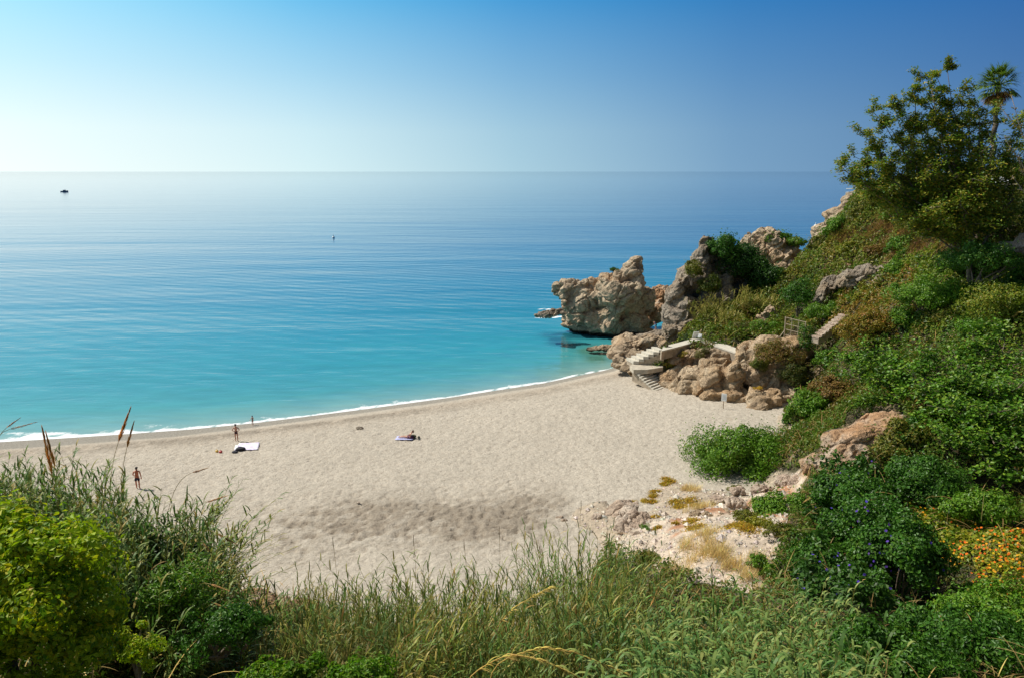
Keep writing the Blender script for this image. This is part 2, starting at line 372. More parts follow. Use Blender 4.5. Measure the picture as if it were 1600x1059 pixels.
BANK = [(860, 800), (980, 768), (1060, 740), (1095, 760), (1150, 745), (1262, 735), (1250, 770), (1225, 830), (1190, 935), (1080, 905), (1000, 880), (930, 850), (860, 840)]
ROCKP = [(1255, 740), (1290, 690), (1400, 640), (1410, 672), (1345, 745)]
HOLLOW = [(340, 930), (380, 905), (470, 930), (480, 980), (430, 1010), (350, 985)]
NAST = [(1415, 785), (1480, 792), (1545, 830), (1640, 850), (1640, 945), (1560, 945), (1505, 915), (1470, 870), (1425, 845)]
GLORY = [(1290, 748), (1340, 735), (1410, 745), (1440, 800), (1470, 870), (1460, 980), (1300, 980), (1250, 950), (1275, 860)]
SOIL = [(1340, 355), (1480, 330), (1560, 350), (1500, 400), (1400, 410), (1380, 440), (1280, 440), (1290, 400)]
# hillside mesh
ppx, ppy = proj(pts[:, 0], pts[:, 1], Z)
cz = np.tile([.075, .065, .035], (len(pts), 1))
nzz = fbm(p3*.5, 4, 33)
cz = cz*(1+nzz[:, None]*.6)
cream = np.array([.58, .47, .36]); red = np.array([.34, .17, .09]); tan = np.array([.38, .28, .17])
m = inpoly(ppx, ppy, BANK); cz[m] = cream*(1+.35*fbm(p3[m]*.9, 4, 2)[:, None]); mm = m & (fbm(p3*.6, 3, 77) > .22) & (ppx > 1050); cz[mm] = red*1.15
m = inpoly(ppx, ppy, ROCKP); cz[m] = [.45, .29, .17]
m = inpoly(ppx, ppy, HOLLOW); cz[m] = red*(1+.5*nzz[m][:, None])
m = inpoly(ppx, ppy, SOIL) & (nzz > -.2); cz[m] = [.20, .12, .07]
m = (nzz > .28) & (cz[:, 0] < .2); cz[m] = tan*.7
m = (Z < beach_z(pts[:, 0], pts[:, 1])+.9) & (pts[:, 0] > 3) & (pts[:, 1] > 40); cz[m] = [.42, .34, .25]
m = (sd_(pts[:, 0], pts[:, 1]) < 8) & (pts[:, 0] > 12) & (Z < 6); cz[m] = [.36, .27, .19]
nx, ny = len(gx), len(gy)
I = (np.arange(ny-1)[:, None]*nx+np.arange(nx-1)[None]).ravel()
q = np.stack([I, I+1, I+1+nx, I+nx], 1)
keep = (Z[q].max(1) > -5.5)
M['soil'] = vcolmat('hill_soil', .95, .45, 3.2, .12, .9)
tag(MB().add(np.stack([pts[:, 0], pts[:, 1], Z], 1), q[keep], col=np.clip(cz, .01, 1)).build('hillside', M['soil'], smooth=True), kind='structure')

# ------------------------------------------------------------------ beach
bs = .18; bx_ = np.arange(-80, 31, bs); by_ = np.arange(28, 101, bs); BX, BY = np.meshgrid(bx_, by_); bp = np.stack([BX.ravel(), BY.ravel()], 1)
bz = beach_z(bp[:, 0], bp[:, 1]); d = sd_(bp[:, 0], bp[:, 1]); b3 = v3(bp[:, 0], bp[:, 1])
bpx, bpy_ = proj(bp[:, 0], bp[:, 1], bz)
dry = np.clip((d-2.5)/2.5, 0, 1)
f1, f2, _i = worley(b3*np.array([2.3, 2.3, 1]), 5); f1b, f2b, _j = worley(b3*1.1, 15)
foot = -np.clip(.50-f1, 0, 1)*.27-np.clip(.38-f1b, 0, 1)*.08
rough = np.exp(-((bpy_-(815-(bpx-640)*.06))/36)**2)*np.clip((bpx-330)/150, 0, 1)*np.clip((905-bpx)/60, 0, 1)
rough = np.clip(rough*(1+fbm(b3*.35, 3, 4)*1.2+fbm(b3*1.8, 3, 14)*1.3), 0, 1)
line2 = np.exp(-((d-(6.2+fbm(b3*.12, 2, 8)*1.6))/1.3)**2)*(fbm(b3*np.array([.8, 1.6, 1]), 3, 66) > -.1)      # storm line of pebbles and weed
bzz = bz+dry*(foot*(1+rough*1.6)+fbm(b3*.9, 4, 21)*.03+fbm(b3*.13, 3, 22)*.08*dry)+rough*fbm(b3*2.2, 3, 31)*.16+np.exp(-((d-4.6)/.8)**2)*.10
sand = np.array([.47, .412, .333]); sc = np.tile(sand, (len(bp), 1))*(1+.06*fbm(b3*.3, 4, 90))[:, None]
sc *= (1+.16*fbm(b3*3.0, 3, 41))[:, None]
near = np.clip((9-d)/5, 0, 1)*dry; sc = sc*(1-near[:, None]*.14*np.array([.7, 1, 1.25]))
sc = sc*(1-rough[:, None]*np.array([.36, .39, .42])); sc = sc*(1-.38*(line2*near*.9)[:, None])
wet = np.clip((2.4+.5*fbm(b3*.25, 3, 3)+np.clip((-20-bp[:, 0])/25, 0, 1)*1.6-d)/.6, 0, 1)[:, None]; sc = sc*(1-wet)+np.array([.30, .27, .225])*wet
nx2, ny2 = len(bx_), len(by_); I = (np.arange(ny2-1)[:, None]*nx2+np.arange(nx2-1)[None]).ravel(); q = np.stack([I, I+1, I+1+nx2, I+nx2], 1)
keep = (bzz[q].min(1) > -2.0) & (ground(bp[:, 0], bp[:, 1])[q].min(1) < bzz[q].max(1)+.3)
msand, nt, b, out = newmat('sand'); v = objco(nt)
a = N(nt, 'ShaderNodeAttribute', attribute_name='col')
g1 = noise(nt, 5.5, 5, v, .7); g2 = noise(nt, 26, 4, v, .7)
c = mix(nt, 1.0, a.outputs[0], ramp(nt, g1, [(.28, (.72, .70, .68)), (.5, (1, 1, 1)), (.72, (1.16, 1.16, 1.16))]), 'MULTIPLY')
c = mix(nt, 1.0, c, ramp(nt, g2, [(.32, (.66, .65, .64)), (.48, (1, 1, 1)), (.7, (1.14, 1.14, 1.14))]), 'MULTIPLY')
nt.links.new(c, b.inputs['Base Color']); b.inputs['Roughness'].default_value = .9; b.inputs['Specular IOR Level'].default_value = .15
nb = bump(nt, noise(nt, 3.8, 5, v, .65, .3), .9, .16, None); bump(nt, g2, .5, .02, b, nb)
tag(MB().add(np.stack([bp[:, 0], bp[:, 1], bzz], 1), q[keep], col=np.clip(sc, .01, 1)).build('beach_sand', msand, smooth=True), kind='structure')

# ------------------------------------------------------------------ sea
def axis(dense0, dense1, step, lo, hi):
    a = list(np.arange(dense0, dense1+.01, step)); s = step
    while a[-1] < hi: s *= 1.18; a.append(a[-1]+s)
    s = step; l = []; x = dense0
    while x > lo: s *= 1.18; x -= s; l.append(x)
    return np.array(l[::-1]+a)
sx = axis(-110, 60, .8, -45000, 45000); sy = axis(50, 150, .8, 20, 60000); SX, SY = np.meshgrid(sx, sy); s2 = np.stack([SX.ravel(), SY.ravel()], 1)
s3 = v3(s2[:, 0], s2[:, 1]); off = -sd_(s2[:, 0], s2[:, 1])
off = off+fbm(s3*.03, 3, 6)*6*np.clip(off/20, 0, 1)
st = [(-5, (.30, .38, .34)), (0, (.26, .38, .34)), (3, (.15, .33, .32)), (9, (.055, .28, .30)), (20, (.022, .235, .285)), (40, (.012, .19, .265)), (75, (.010, .155, .255)), (160, (.010, .115, .23)), (500, (.010, .085, .19)), (3000, (.016, .07, .17))]
xs = [a for a, _ in st]; wc = np.stack([np.interp(off, xs, [c[k] for _, c in st]) for k in range(3)], 1)
for px, py, rx, ry, s in ((880, 537, 2.6, 2.2, 5), (870, 530, 1.6, 1.5, 6), (900, 523, 6, 3.0, 7), (935, 548, 3.0, 4, 8), (930, 560, 1.6, 2.5, 9)):
    p = PZ(px, py, 0); k = np.exp(-(((s2[:, 0]-p[0])/rx)**2+((s2[:, 1]-p[1])/ry)**2)*1.2)*(1+.8*fbm(s3*.8, 3, s)); k = np.clip(k*1.3-.15, 0, .8)[:, None]
    tgt = np.array([.012, .075, .11]) if px < 910 else np.array([.07, .19, .13]); wc = wc*(1-k)+tgt*k
fo = off+fbm(s3*.30, 4, 61)*.6
leftw = np.clip((-24-s2[:, 0])/14, 0, 1)
foam = np.exp(-((fo-.15)/(.26+.30*np.clip(fbm(s3*.22, 3, 67)+.5, 0, 1)+leftw*.1))**2)*(.95+leftw*.2)
foam += np.maximum(leftw, .45*(fbm(s3*.12, 3, 68) > -.1))*np.exp(-((fo-1.7)/1.0)**2)*np.clip(.30+1.7*fbm(s3*np.array([.5, 1.3, 1]), 4, 62), 0, 1)
for px, py, rx, ry, k_ in ((858, 483, 2.3, .7, 1.3), (868, 495, 2.8, 1.0, 1.5), (848, 496, 1.6, .6, .8), (1012, 482, 1.0, .8, .8)):
    p = PZ(px, py, 0); foam += k_*np.exp(-(((s2[:, 0]-p[0])/rx)**2+((s2[:, 1]-p[1])/ry)**2))*np.clip(.6+1.6*fbm(s3*1.6, 3, 63), 0, 1)
nx3, ny3 = len(sx), len(sy); I = (np.arange(ny3-1)[:, None]*nx3+np.arange(nx3-1)[None]).ravel(); q = np.stack([I, I+1, I+1+nx3, I+nx3], 1)
keep = off[q].max(1) > -12
sea = MB().add(np.stack([s2[:, 0], s2[:, 1], np.zeros(len(s2))], 1), q[keep], col=wc)
msea, nt, b, out = newmat('sea_water'); v = objco(nt)
seao = sea.build('sea_water', msea, smooth=True); tag(seao, kind='structure')
fa = seao.data.attributes.new('foam', 'FLOAT', 'POINT'); fa.data.foreach_set('value', np.clip(foam, 0, 1.6).astype(np.float32))
a = N(nt, 'ShaderNodeAttribute', attribute_name='col'); af = N(nt, 'ShaderNodeAttribute', attribute_name='foam')
def mapped(nt, v, sc, rot=0):
    mp = N(nt, 'ShaderNodeMapping'); mp.inputs['Scale'].default_value = sc; mp.inputs['Rotation'].default_value = (0, 0, rot); nt.links.new(v, mp.inputs[0]); return mp.outputs[0]
w1 = noise(nt, .55, 4, mapped(nt, v, (.35, 1.0, 1), R(-8)), .55, .3)
w2 = noise(nt, .10, 4, mapped(nt, v, (.30, 1.0, 1), R(4)), .6, .4)
w3 = noise(nt, .018, 4, mapped(nt, v, (.22, 1.0, 1), R(2)), .6, .4)
w4 = noise(nt, 2.4, 3, mapped(nt, v, (.6, 1.0, 1), R(-12)), .6)
wv = N(nt, 'ShaderNodeTexWave', wave_type='BANDS', bands_direction='Y', i={'Scale': .085, 'Distortion': 3.5, 'Detail': 2, 'Detail Scale': .6})
nt.links.new(mapped(nt, v, (1, 1, 1), R(28)), wv.inputs['Vector'])
sepw = N(nt, 'ShaderNodeSeparateXYZ'); nt.links.new(v, sepw.inputs[0])
slick = noise(nt, .006, 4, mapped(nt, v, (.12, 1.0, 1), R(3)), .6, .5)
tone = ramp(nt, slick, [(.35, (.74, .80, .86)), (.5, (1, 1, 1)), (.68, (1.2, 1.15, 1.1))])
body = mix(nt, 1.0, a.outputs[0], tone, 'MULTIPLY')
body = mix(nt, 1.0, body, ramp(nt, w1, [(.3, (.86, .89, .92)), (.7, (1.12, 1.09, 1.06))]), 'MULTIPLY')
fn = noise(nt, 2.2, 6, v, .75)
fk = math_(nt, 'MULTIPLY', math_(nt, 'SUBTRACT', math_(nt, 'ADD', af.outputs['Fac'], math_(nt, 'MULTIPLY', fn, .9)), .78), 3.2, True)
fk = math_(nt, 'MINIMUM', fk, 1.0)
nt.links.new(mix(nt, fk, body, (.82, .84, .84)), b.inputs['Base Color'])
b.inputs['IOR'].default_value = 1.34; b.inputs['Specular IOR Level'].default_value = .5
h = math_(nt, 'ADD', math_(nt, 'MULTIPLY', w1, .15), math_(nt, 'MULTIPLY', w2, .62))
h = math_(nt, 'ADD', h, math_(nt, 'MULTIPLY', w3, 2.6))
h = math_(nt, 'ADD', h, math_(nt, 'MULTIPLY', w4, .03))
h = math_(nt, 'ADD', h, math_(nt, 'MULTIPLY', wv.outputs['Fac'], .05))
nb_ = nt.nodes.new('ShaderNodeBump'); nb_.inputs['Distance'].default_value = .55; nt.links.new(h, nb_.inputs['Height']); nt.links.new(nb_.outputs[0], b.inputs['Normal'])
far = math_(nt, 'DIVIDE', 1.0, math_(nt, 'ADD', 1.0, math_(nt, 'MULTIPLY', math_(nt, 'MAXIMUM', sepw.outputs[1], 0.0), .003)))   # open water lies calmer than the ripples inshore
nt.links.new(math_(nt, 'MAXIMUM', far, .13), nb_.inputs['Strength'])
rg = math_(nt, 'ADD', .10, math_(nt, 'MULTIPLY', math_(nt, 'SUBTRACT', 1.0, far), -.05))   # calmer, glossier water far out
nt.links.new(math_(nt, 'ADD', math_(nt, 'MULTIPLY', fk, .55), rg), b.inputs['Roughness'])

# ------------------------------------------------------------------ rocks
def hullmesh(chunks, vox, seed):
    """union of angular chunks, remeshed"""
    import bmesh
    r = np.random.default_rng(seed); bm = bmesh.new()
    for c, rad, tilt in chunks:
        n = 19; k = unit(r.normal(size=(n, 3)))*(r.uniform(.9, 1.28, size=(n, 1)))
        k = np.sign(k)*np.abs(k)**.85*np.array(rad)
        k = k @ np.array(Matrix.Rotation(tilt, 3, 'Y') @ Matrix.Rotation(r.uniform(-.5, .5), 3, 'Z')).T+np.array(c)
        vs = [bm.verts.new(p) for p in k]
        res = bmesh.ops.convex_hull(bm, input=vs)
        junk = [g for g in res['geom_interior']+res['geom_unused'] if isinstance(g, bmesh.types.BMVert)]
        bmesh.ops.delete(bm, geom=list(set(junk)), context='VERTS')
    me = bpy.data.meshes.new('tmp'); bm.to_mesh(me); bm.free()
    o = bpy.data.objects.new('tmp', me); C.objects.link(o)
    md = o.modifiers.new('r', 'REMESH'); md.mode = 'VOXEL'; md.voxel_size = vox
    md2 = o.modifiers.new('s', 'SMOOTH'); md2.factor = .5; md2.iterations = 1
    dg = bpy.context.evaluated_depsgraph_get(); me2 = bpy.data.meshes.new_from_object(o.evaluated_get(dg))
    bpy.data.objects.remove(o); bpy.data.meshes.remove(me); return me2
def rock(name, label, cat, mat, chunks, vox=.22, amp=.7, freq=.5, seed=1, group=None, strat=0.0, loc=None, parent=None):
    ch = []
    for c in chunks:
        px, py, Y, rx, ry, rz = c[:6]; t = c[6] if len(c) > 6 else 0
        ch.append((P(px, py, Y), (rx, ry, rz), t))
    me = hullmesh(ch, vox, seed)
    n = len(me.vertices); co = np.zeros(n*3, np.float32); me.vertices.foreach_get('co', co); co = co.reshape(-1, 3).astype(float)
    no = np.zeros(n*3, np.float32); me.vertices.foreach_get('normal', no); no = no.reshape(-1, 3)
    Mb = np.array(Matrix.Rotation(R(-28), 3, 'Y') @ Matrix.Rotation(R(18), 3, 'X')) @ np.diag([1.0, 1.0, 1.0])
    pw = ((co+np.stack([fbm(co*freq*.8, 3, seed+a) for a in (1, 2, 3)], 1)*.28/freq) @ Mb)*np.array([.62, .9, 1.45])
    f1, f2, idv = worley(pw*freq, seed); g1, g2, idg = worley(pw*freq*2.6+5, seed+4)
    def ridged(p, o_, s_):
        r_ = 0; a_ = 1; w_ = 1.
        for k_ in range(o_):
            nn_ = 1-np.abs(vnoise(p*2.1**k_+k_*9.1, s_+k_))*1.9; r_ = r_+a_*nn_*w_; w_ = np.clip(nn_*1.3, .15, 1); a_ *= .52
        return r_
    d = (idv-.5)*.85*amp-np.clip(.22-(f2-f1), 0, 1)*3.6*amp+ridged(pw*freq*.9, 5, seed+7)*.50*amp-.3*amp+fbm(co*freq*2.2, 4, seed+3, .6)*.45*amp
    d -= np.clip(.30-np.abs(fbm(pw*freq*1.7*np.array([1, 1, .6]), 3, seed+23)), 0, 1)**2*4.5*amp*(vnoise(co*freq*.7, seed+31) > -.1)
    d -= np.clip(fbm(co*freq*5, 3, seed+19)-.30, 0, 1)*.7*amp
    if strat: d += np.sin((co[:, 2]+co[:, 0]*.35)*4+fbm(co*.5, 2, 3)*4)*strat
    co = co+no*d[:, None]
    me.vertices.foreach_set('co', co.astype(np.float32).ravel()); me.update()
    o = link(name, me, mat, parent); tag(o, label, cat, group)
    # put the object's origin at its base
    c = Vector(co.mean(0)); c.z = co[:, 2].min(); me.transform(Matrix.Translation(-c)); o.location = c
    return o
rock('sea_stack_rock', 'tall pointed tan limestone stack standing in the sea beyond the end of the beach', 'rock', M['rock_sea'],
     [(898, 460, 115, 2.8, 2.3, 1.9, -.1), (882, 454, 115, 2.1, 1.9, 1.5), (888, 472, 114, 1.8, 1.8, 1.6), (900, 484, 115, 2.2, 2.0, 1.6), (930, 456, 115, 3.0, 2.6, 2.2), (915, 446, 116, 1.9, 1.8, 1.0), (955, 450, 113, 2.6, 2.4, 2.2, .45), (965, 470, 112, 3.8, 3.8, 4.2), (985, 440, 112, 2.0, 2.2, 3.0, .15), (993, 418, 112, 1.0, 1.3, 1.6), (984, 424, 112, 1.3, 1.3, 1.3), (893, 450, 115, 2.4, 1.9, 1.5), (908, 458, 115, 2.8, 2, 2.2), (988, 428, 112, 1.7, 1.6, 2.2), (972, 446, 112, 2.4, 2, 2.0), (970, 434, 112, 1.6, 1.6, 1.3, .5), (990, 470, 112, 2.4, 2.8, 4.0),
      (925, 500, 113.5, 3.8, 2.8, 2.4, .2), (905, 498, 114.5, 2.3, 2.2, 2.2), (955, 508, 112.5, 3.0, 3.0, 2.3), (995, 497, 113.5, 2.8, 2.8, 3.1), (1003, 470, 113, 1.9, 2.2, 3.0), (960, 515, 115, 5, 3.5, 2.0), (910, 480, 113, 3, 2, 2.0), (915, 507, 115, 3.2, 2.2, 2.2), (945, 518, 112.5, 2.6, 2.0, 1.8), (893, 499, 115.5, 1.6, 1.5, 1.9), (998, 520, 113, 2.4, 2.2, 2.0), (996, 412, 112, .9, 1.0, 1.3), (988, 455, 111, 2.4, 2.4, 2.0)],
     .17, .52, .42, 11)
rock('low_rock', 'dark wet rock awash in white foam left of the sea stack', 'rock', M['rock_grey'], [(858, 490, 107, 1.9, 1.5, .55), (845, 493, 108, 1.0, .8, .4), (873, 487, 108, 1.4, .9, .5)], .14, .3, .9, 5)
rock('saddle_rock', 'brown shaded rock in the gap between the sea stack and the dark crag', 'rock', M['rock_orange'], [(1022, 486, 117, 1.8, 2, 2.0), (1032, 470, 119, 2.2, 2, 2.8), (1008, 492, 118, 2.5, 2, 1.8)], .2, .4, .6, 15)
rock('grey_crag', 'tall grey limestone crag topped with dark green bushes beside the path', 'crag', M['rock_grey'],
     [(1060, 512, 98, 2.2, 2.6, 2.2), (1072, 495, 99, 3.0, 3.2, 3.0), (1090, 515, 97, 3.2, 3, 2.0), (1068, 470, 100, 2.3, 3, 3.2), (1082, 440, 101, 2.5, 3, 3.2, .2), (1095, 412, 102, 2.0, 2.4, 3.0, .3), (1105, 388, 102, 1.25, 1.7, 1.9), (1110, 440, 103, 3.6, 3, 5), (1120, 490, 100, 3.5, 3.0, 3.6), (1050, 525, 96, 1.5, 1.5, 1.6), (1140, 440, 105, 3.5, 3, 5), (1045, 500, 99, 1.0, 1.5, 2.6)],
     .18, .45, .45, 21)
rock('far_crag', 'pinkish grey crag with a green grass cap standing behind the dark bushes', 'crag', M['rock_sea'],
     [(1190, 385, 122, 3.0, 2.5, 2.6), (1196, 370, 122, 1.7, 2, 1.5), (1170, 386, 123, 2.2, 2, 1.2), (1226, 402, 121, 2.0, 2.2, 2.2), (1232, 388, 121, 2.4, 1.6, 1.3), (1212, 378, 121, 1.8, 1.6, 1.1), (1205, 430, 121, 5.5, 3, 5.0), (1180, 420, 121, 3.5, 3, 4), (1230, 440, 118, 4, 3, 5)],
     .2, .55, .5, 31)
rock('headland_cliff', 'steep pinkish headland cliff dropping to the sea below the white railing', 'cliff', M['rock_sea'],
     [(1350, 330, 108, 3.5, 4.5, 2.4), (1335, 352, 107, 3.6, 4.5, 2.6), (1310, 375, 106, 3.2, 4, 2.6), (1320, 345, 109, 2.6, 3.5, 2.8, -.5), (1298, 385, 106, 2.5, 3, 2.6), (1345, 312, 108, 2.4, 3, 1.0), (1330, 420, 106, 4, 3, 4), (1285, 408, 106, 2.6, 3, 2.6)],
     .2, .4, .5, 41)
rock('flat_boulder', 'broad flat-topped grey boulder beside the foot of the concrete steps at the waterline', 'boulder', M['rock_sea'],
     [(988, 545, 93, 2.6, 3.2, 1.7, .15), (968, 556, 89, 1.6, 2.2, 1.4), (1012, 538, 94, 2.2, 2.8, 1.6), (1030, 540, 92, 1.0, 1.5, 1.3), (975, 565, 87, 1.6, 1.6, 1.1), (995, 560, 88, 1.9, 2, 1.2)], .15, .32, .55, 51)
rock('shore_rock', 'small flat half-submerged rock just left of the flat boulder', 'rock', M['rock_sea'], [(937, 545, 101, 1.0, 1.0, .35), (950, 543, 101, 1.3, 1.1, .5), (925, 546, 101, .8, .6, .2)], .12, .2, .9, 52)
rock('promenade_rock', 'long undercut tan rock face rising from the sand below the promenade wall', 'rock face', M['rock_warm'],
     [(1012, 590, 83.0, 1.6, 1.2, .8), (995, 585, 83.0, 1.2, 1.0, .8), (1030, 588, 82.5, 1.5, 1.8, 1.2), (1048, 594, 81, 1.7, 2.0, 1.4), (1068, 604, 78.5, 1.8, 1.8, 1.7), (1088, 602, 77.5, 2.0, 2.0, 2.3), (1110, 603, 76.2, 2.2, 2.0, 2.5), (1140, 598, 76.2, 2.3, 2.2, 3.2), (1160, 585, 77.5, 1.2, 1.6, 3.0), (1118, 622, 74.5, 1.6, 1.4, 1.0), (1143, 624, 74, 1.9, 1.6, 1.4), (1060, 560, 84, 2.6, 1.6, 1.1), (1044, 561, 83.6, 1.9, 1.4, .9), (1125, 563, 82.6, 2.6, 1.8, 1.5), (1095, 558, 83.2, 2.4, 1.4, 1.1), (1080, 585, 80.5, 2.4, 2.2, 1.6), (1118, 583, 80, 2.6, 2.4, 1.7), (1092, 576, 83, 3.4, 2.4, 1.5), (1140, 572, 82, 2.4, 2.6, 1.6), (1050, 568, 85, 2.6, 2, 1.5), (1166, 565, 80, 1.5, 2, 2.2), (1110, 560, 85, 4, 2, 1.2), (1160, 590, 79, 1.6, 2, 2.4)],
     .13, .34, .55, 61)
rock('dark_outcrop', 'massive dark rock outcrop with scrub on top standing right of the rock face', 'rock outcrop', M['rock_warm'],
     [(1195, 562, 77, 2.5, 2.4, 2.4), (1192, 600, 75.5, 2.2, 2.2, 2.8), (1225, 590, 76, 2.8, 2.4, 3.9), (1238, 632, 73.5, 2.2, 1.8, 2.8), (1172, 585, 77, 1.1, 1.8, 3.6), (1205, 541, 78, 2.3, 1.8, 1.1), (1212, 640, 73, 1.8, 1.4, 2.2), (1240, 560, 78, 2.2, 2, 2.4)],
     .15, .32, .5, 71)
rock('round_boulder', 'rounded tan boulder split by a crack leaning at the foot of the dark outcrop', 'boulder', M['rock_warm'],
     [(1186, 628, 71.5, 1.35, 1.5, 1.5), (1190, 642, 70.5, 1.5, 1.4, 1.1), (1205, 640, 71, 1.3, 1.3, 1.4), (1203, 622, 72, 1.1, 1.3, 1.1)], .10, .22, .6, 72)
boulders = [('pale pinkish boulder on the sand in front of the shadowed crevice', 1165, 657, 69.5, .75, .7, .75), ('smaller pale boulder against the round boulder, behind the big bush', 1181, 664, 69, .6, .6, .7),
            ('grey streaked boulder above the dry grass on the eroded bank', 1112, 806, 43, 1.25, .8, .55), ('large square tan boulder between the round bush and the flowering vine', 1234, 760, 47, 1.1, .9, .85),
            ('flat cream slab beside the square tan boulder', 1188, 762, 47.5, 1.1, .8, .35), ('white stone on the green slope above the flowering vine', 1335, 742, 43.5, .42, .4, .36),
            ('small grey stone between the round bush and the streaked boulder', 1152, 768, 47, .5, .5, .42), ('small pinkish stone above the streaked boulder', 1120, 781, 46, .6, .5, .36),
            ('angular brown stone right of the streaked boulder', 1148, 788, 44.5, .75, .6, .5), ('small cream stone in the red soil below the boulders', 1195, 832, 38.5, .6, .5, .35),
            ('pale stone touching the right side of the square tan boulder', 1258, 752, 47.5, .65, .6, .45)]
for i, (lb, px, py, Y, rx, ry, rz) in enumerate(boulders):
    rock('boulder', lb, 'boulder', M['rock_pale'] if rx < 1.2 or i == 4 else M['rock_warm'], [(px, py, Y, rx, ry, rz), (px+rx*8, py+2, Y, rx*.7, ry*.7, rz*.8)], max(.05, rx*.07), rx*.20, 1.2, 80+i)
rock('slope_rock', 'sloping orange and grey rock slab exposed on the green hillside', 'rock slab', M['rock_orange'],
     [(1370, 668, 48.5, 2.1, 1.8, .9, -.5), (1330, 695, 47, 2.2, 1.7, 1.2, -.4), (1300, 715, 46.5, 1.5, 1.5, 1.0, -.4), (1395, 655, 49, 1.0, 1.0, .6), (1325, 725, 45.5, 1.6, 1.3, .8), (1280, 730, 46, 1.1, 1.2, .7)], .10, .26, .7, 91)
rock('overhang_rock', 'overhanging rock ledge, its shadowed face painted in darker grey rock, with a pale broken rim under the hillside scrub', 'rock ledge', M['rock_grey'],
     [(1305, 445, 88, 1.6, 2, 1.1), (1330, 438, 86, 2.0, 2, 1.3), (1360, 428, 84, 2.0, 2, 1.1), (1285, 460, 86, .8, 1.4, 1.6, .4), (1372, 440, 82, 1.6, 2, 1.1)], .12, .35, .7, 92)  # darker grey rock stands in for the shadow on the ledge's face
rock('pink_outcrop', 'small pinkish rock outcrop among the yellow scrub behind the promenade', 'rock', M['rock_sea'], [(1195, 500, 90, .9, 1.2, 1.4), (1188, 512, 89, .7, 1.0, 1.1), (1203, 490, 91, .7, 1, 1.0)], .12, .3, .8, 93)
rock('cliff_edge_rock', 'pale broken rock rim at the right edge of the hillside below the terrace', 'rock', M['rock_pale'], [(1590, 385, 64, 1.6, 1.2, .6), (1575, 392, 64, 1.2, 1, .5), (1615, 380, 64, 1.8, 1.5, .8), (1600, 400, 65, 1.8, 1, .6)], .10, .3, .8, 94)
rock('bank_overhang', 'undercut lip of pale hardened sand with a dark hollow beneath it', 'sand bank', M['rock_pale'], [(975, 797, 45.5, 1.1, 1.1, .5), (945, 812, 45, 1.1, 1.0, .4), (990, 815, 43.5, 1.3, 1.2, .7), (930, 822, 44.5, .8, .8, .4), (1000, 835, 42, 1.6, 1.4, .7)], .08, .22, 1.0, 95)
rock('red_bank', 'red-brown earth bank with a hollow below the left end of the beach', 'earth bank', M['rock_orange'], [(395, 940, 33, 1.1, .8, .6), (430, 945, 32.5, 1.0, .8, .6), (370, 955, 32, .8, .8, .5), (460, 955, 32, .9, .8, .5), (440, 975, 31, 1.1, .8, .5)], .06, .25, 1.0, 96)
# ------------------------------------------------------------------ ground cover (uncountable: stuff)
ZONES = [   # photo outline, kind; the first that holds wins.  Each zone is a patch of hillside with its own plants
 ('shade', [(1428, 845), (1470, 865), (1510, 905), (1545, 940), (1500, 965), (1450, 950)]),  # shaded pit: its darkness is painted with darkened leaf colours
 ('bare', [(1262, 733), (1292, 692), (1330, 662), (1400, 640), (1412, 655), (1400, 668), (1345, 735), (1330, 750)]),
 ('bank', BANK), ('nast', NAST), ('glory', GLORY),
 ('hollow', HOLLOW),
 ('brush', [(1340, 352), (1480, 335), (1560, 352), (1540, 395), (1440, 400), (1400, 405), (1370, 395), (1330, 395)]),
 ('olive', [(1240, 372), (1275, 372), (1320, 310), (1350, 295), (1420, 300), (1600, 300), (1700, 300), (1700, 400), (1560, 400), (1400, 400), (1400, 450), (1330, 460), (1250, 470), (1200, 480), (1215, 400)]),
 ('rust', [(1290, 540), (1310, 480), (1400, 440), (1440, 480), (1420, 540), (1330, 550)]),
 ('ivy', [(1310, 475), (1400, 400), (1700, 370), (1700, 540), (1430, 560), (1300, 545)]),
 ('olive', [(1100, 420), (1260, 460), (1270, 520), (1220, 535), (1060, 532), (1080, 480)]),
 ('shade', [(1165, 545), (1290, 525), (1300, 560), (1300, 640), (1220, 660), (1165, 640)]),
 ('mixed', [(1180, 665), (1300, 600), (1420, 560), (1700, 540), (1700, 800), (1500, 790), (1410, 745), (1255, 742)]),
]
KC = {'ivy': ((.075, .165, .022), (.15, .19, .03), (.05, .12, .02)), 'olive': ((.13, .155, .03), (.06, .14, .022), (.15, .15, .035)), 'brush': ((.17, .115, .06), (.14, .09, .045), (.12, .12, .03)),
      'rust': ((.14, .15, .03), (.20, .12, .04), (.10, .15, .03)), 'shade': ((.05, .08, .02), (.09, .08, .03), (.03, .06, .012)), 'mixed': ((.06, .14, .02), (.10, .13, .03), (.14, .12, .04)),  # shade leaves are darkened, the shadow of pit and gully put into their colour
      'nast': ((.15, .21, .025), (.22, .24, .03), (.10, .17, .02)), 'glory': ((.028, .085, .018), (.04, .11, .02), (.02, .06, .015)), 'hollow': ((.22, .16, .06), (.12, .12, .03), (.25, .14, .06)),
      'bank': ((.30, .24, .05), (.12, .15, .03), (.38, .27, .12)), 'low': ((.055, .13, .02), (.09, .14, .03), (.13, .12, .05))}
LUMP = {'ivy': 1.6, 'olive': 1.5, 'brush': 1.1, 'rust': 1.5, 'shade': .5, 'mixed': 1.8, 'nast': .55, 'glory': 1.5, 'hollow': .25, 'low': .7}
DENS = {'ivy': 1.25, 'olive': 1.0, 'brush': .8, 'rust': 1.1, 'shade': .6, 'mixed': 1.1, 'nast': 1.2, 'glory': 1.3, 'hollow': .35, 'low': .9}
nc = 3200000
cx = rng.uniform(-45, 62, nc); cy = rng.uniform(4, 118, nc); zg = ground(cx, cy)
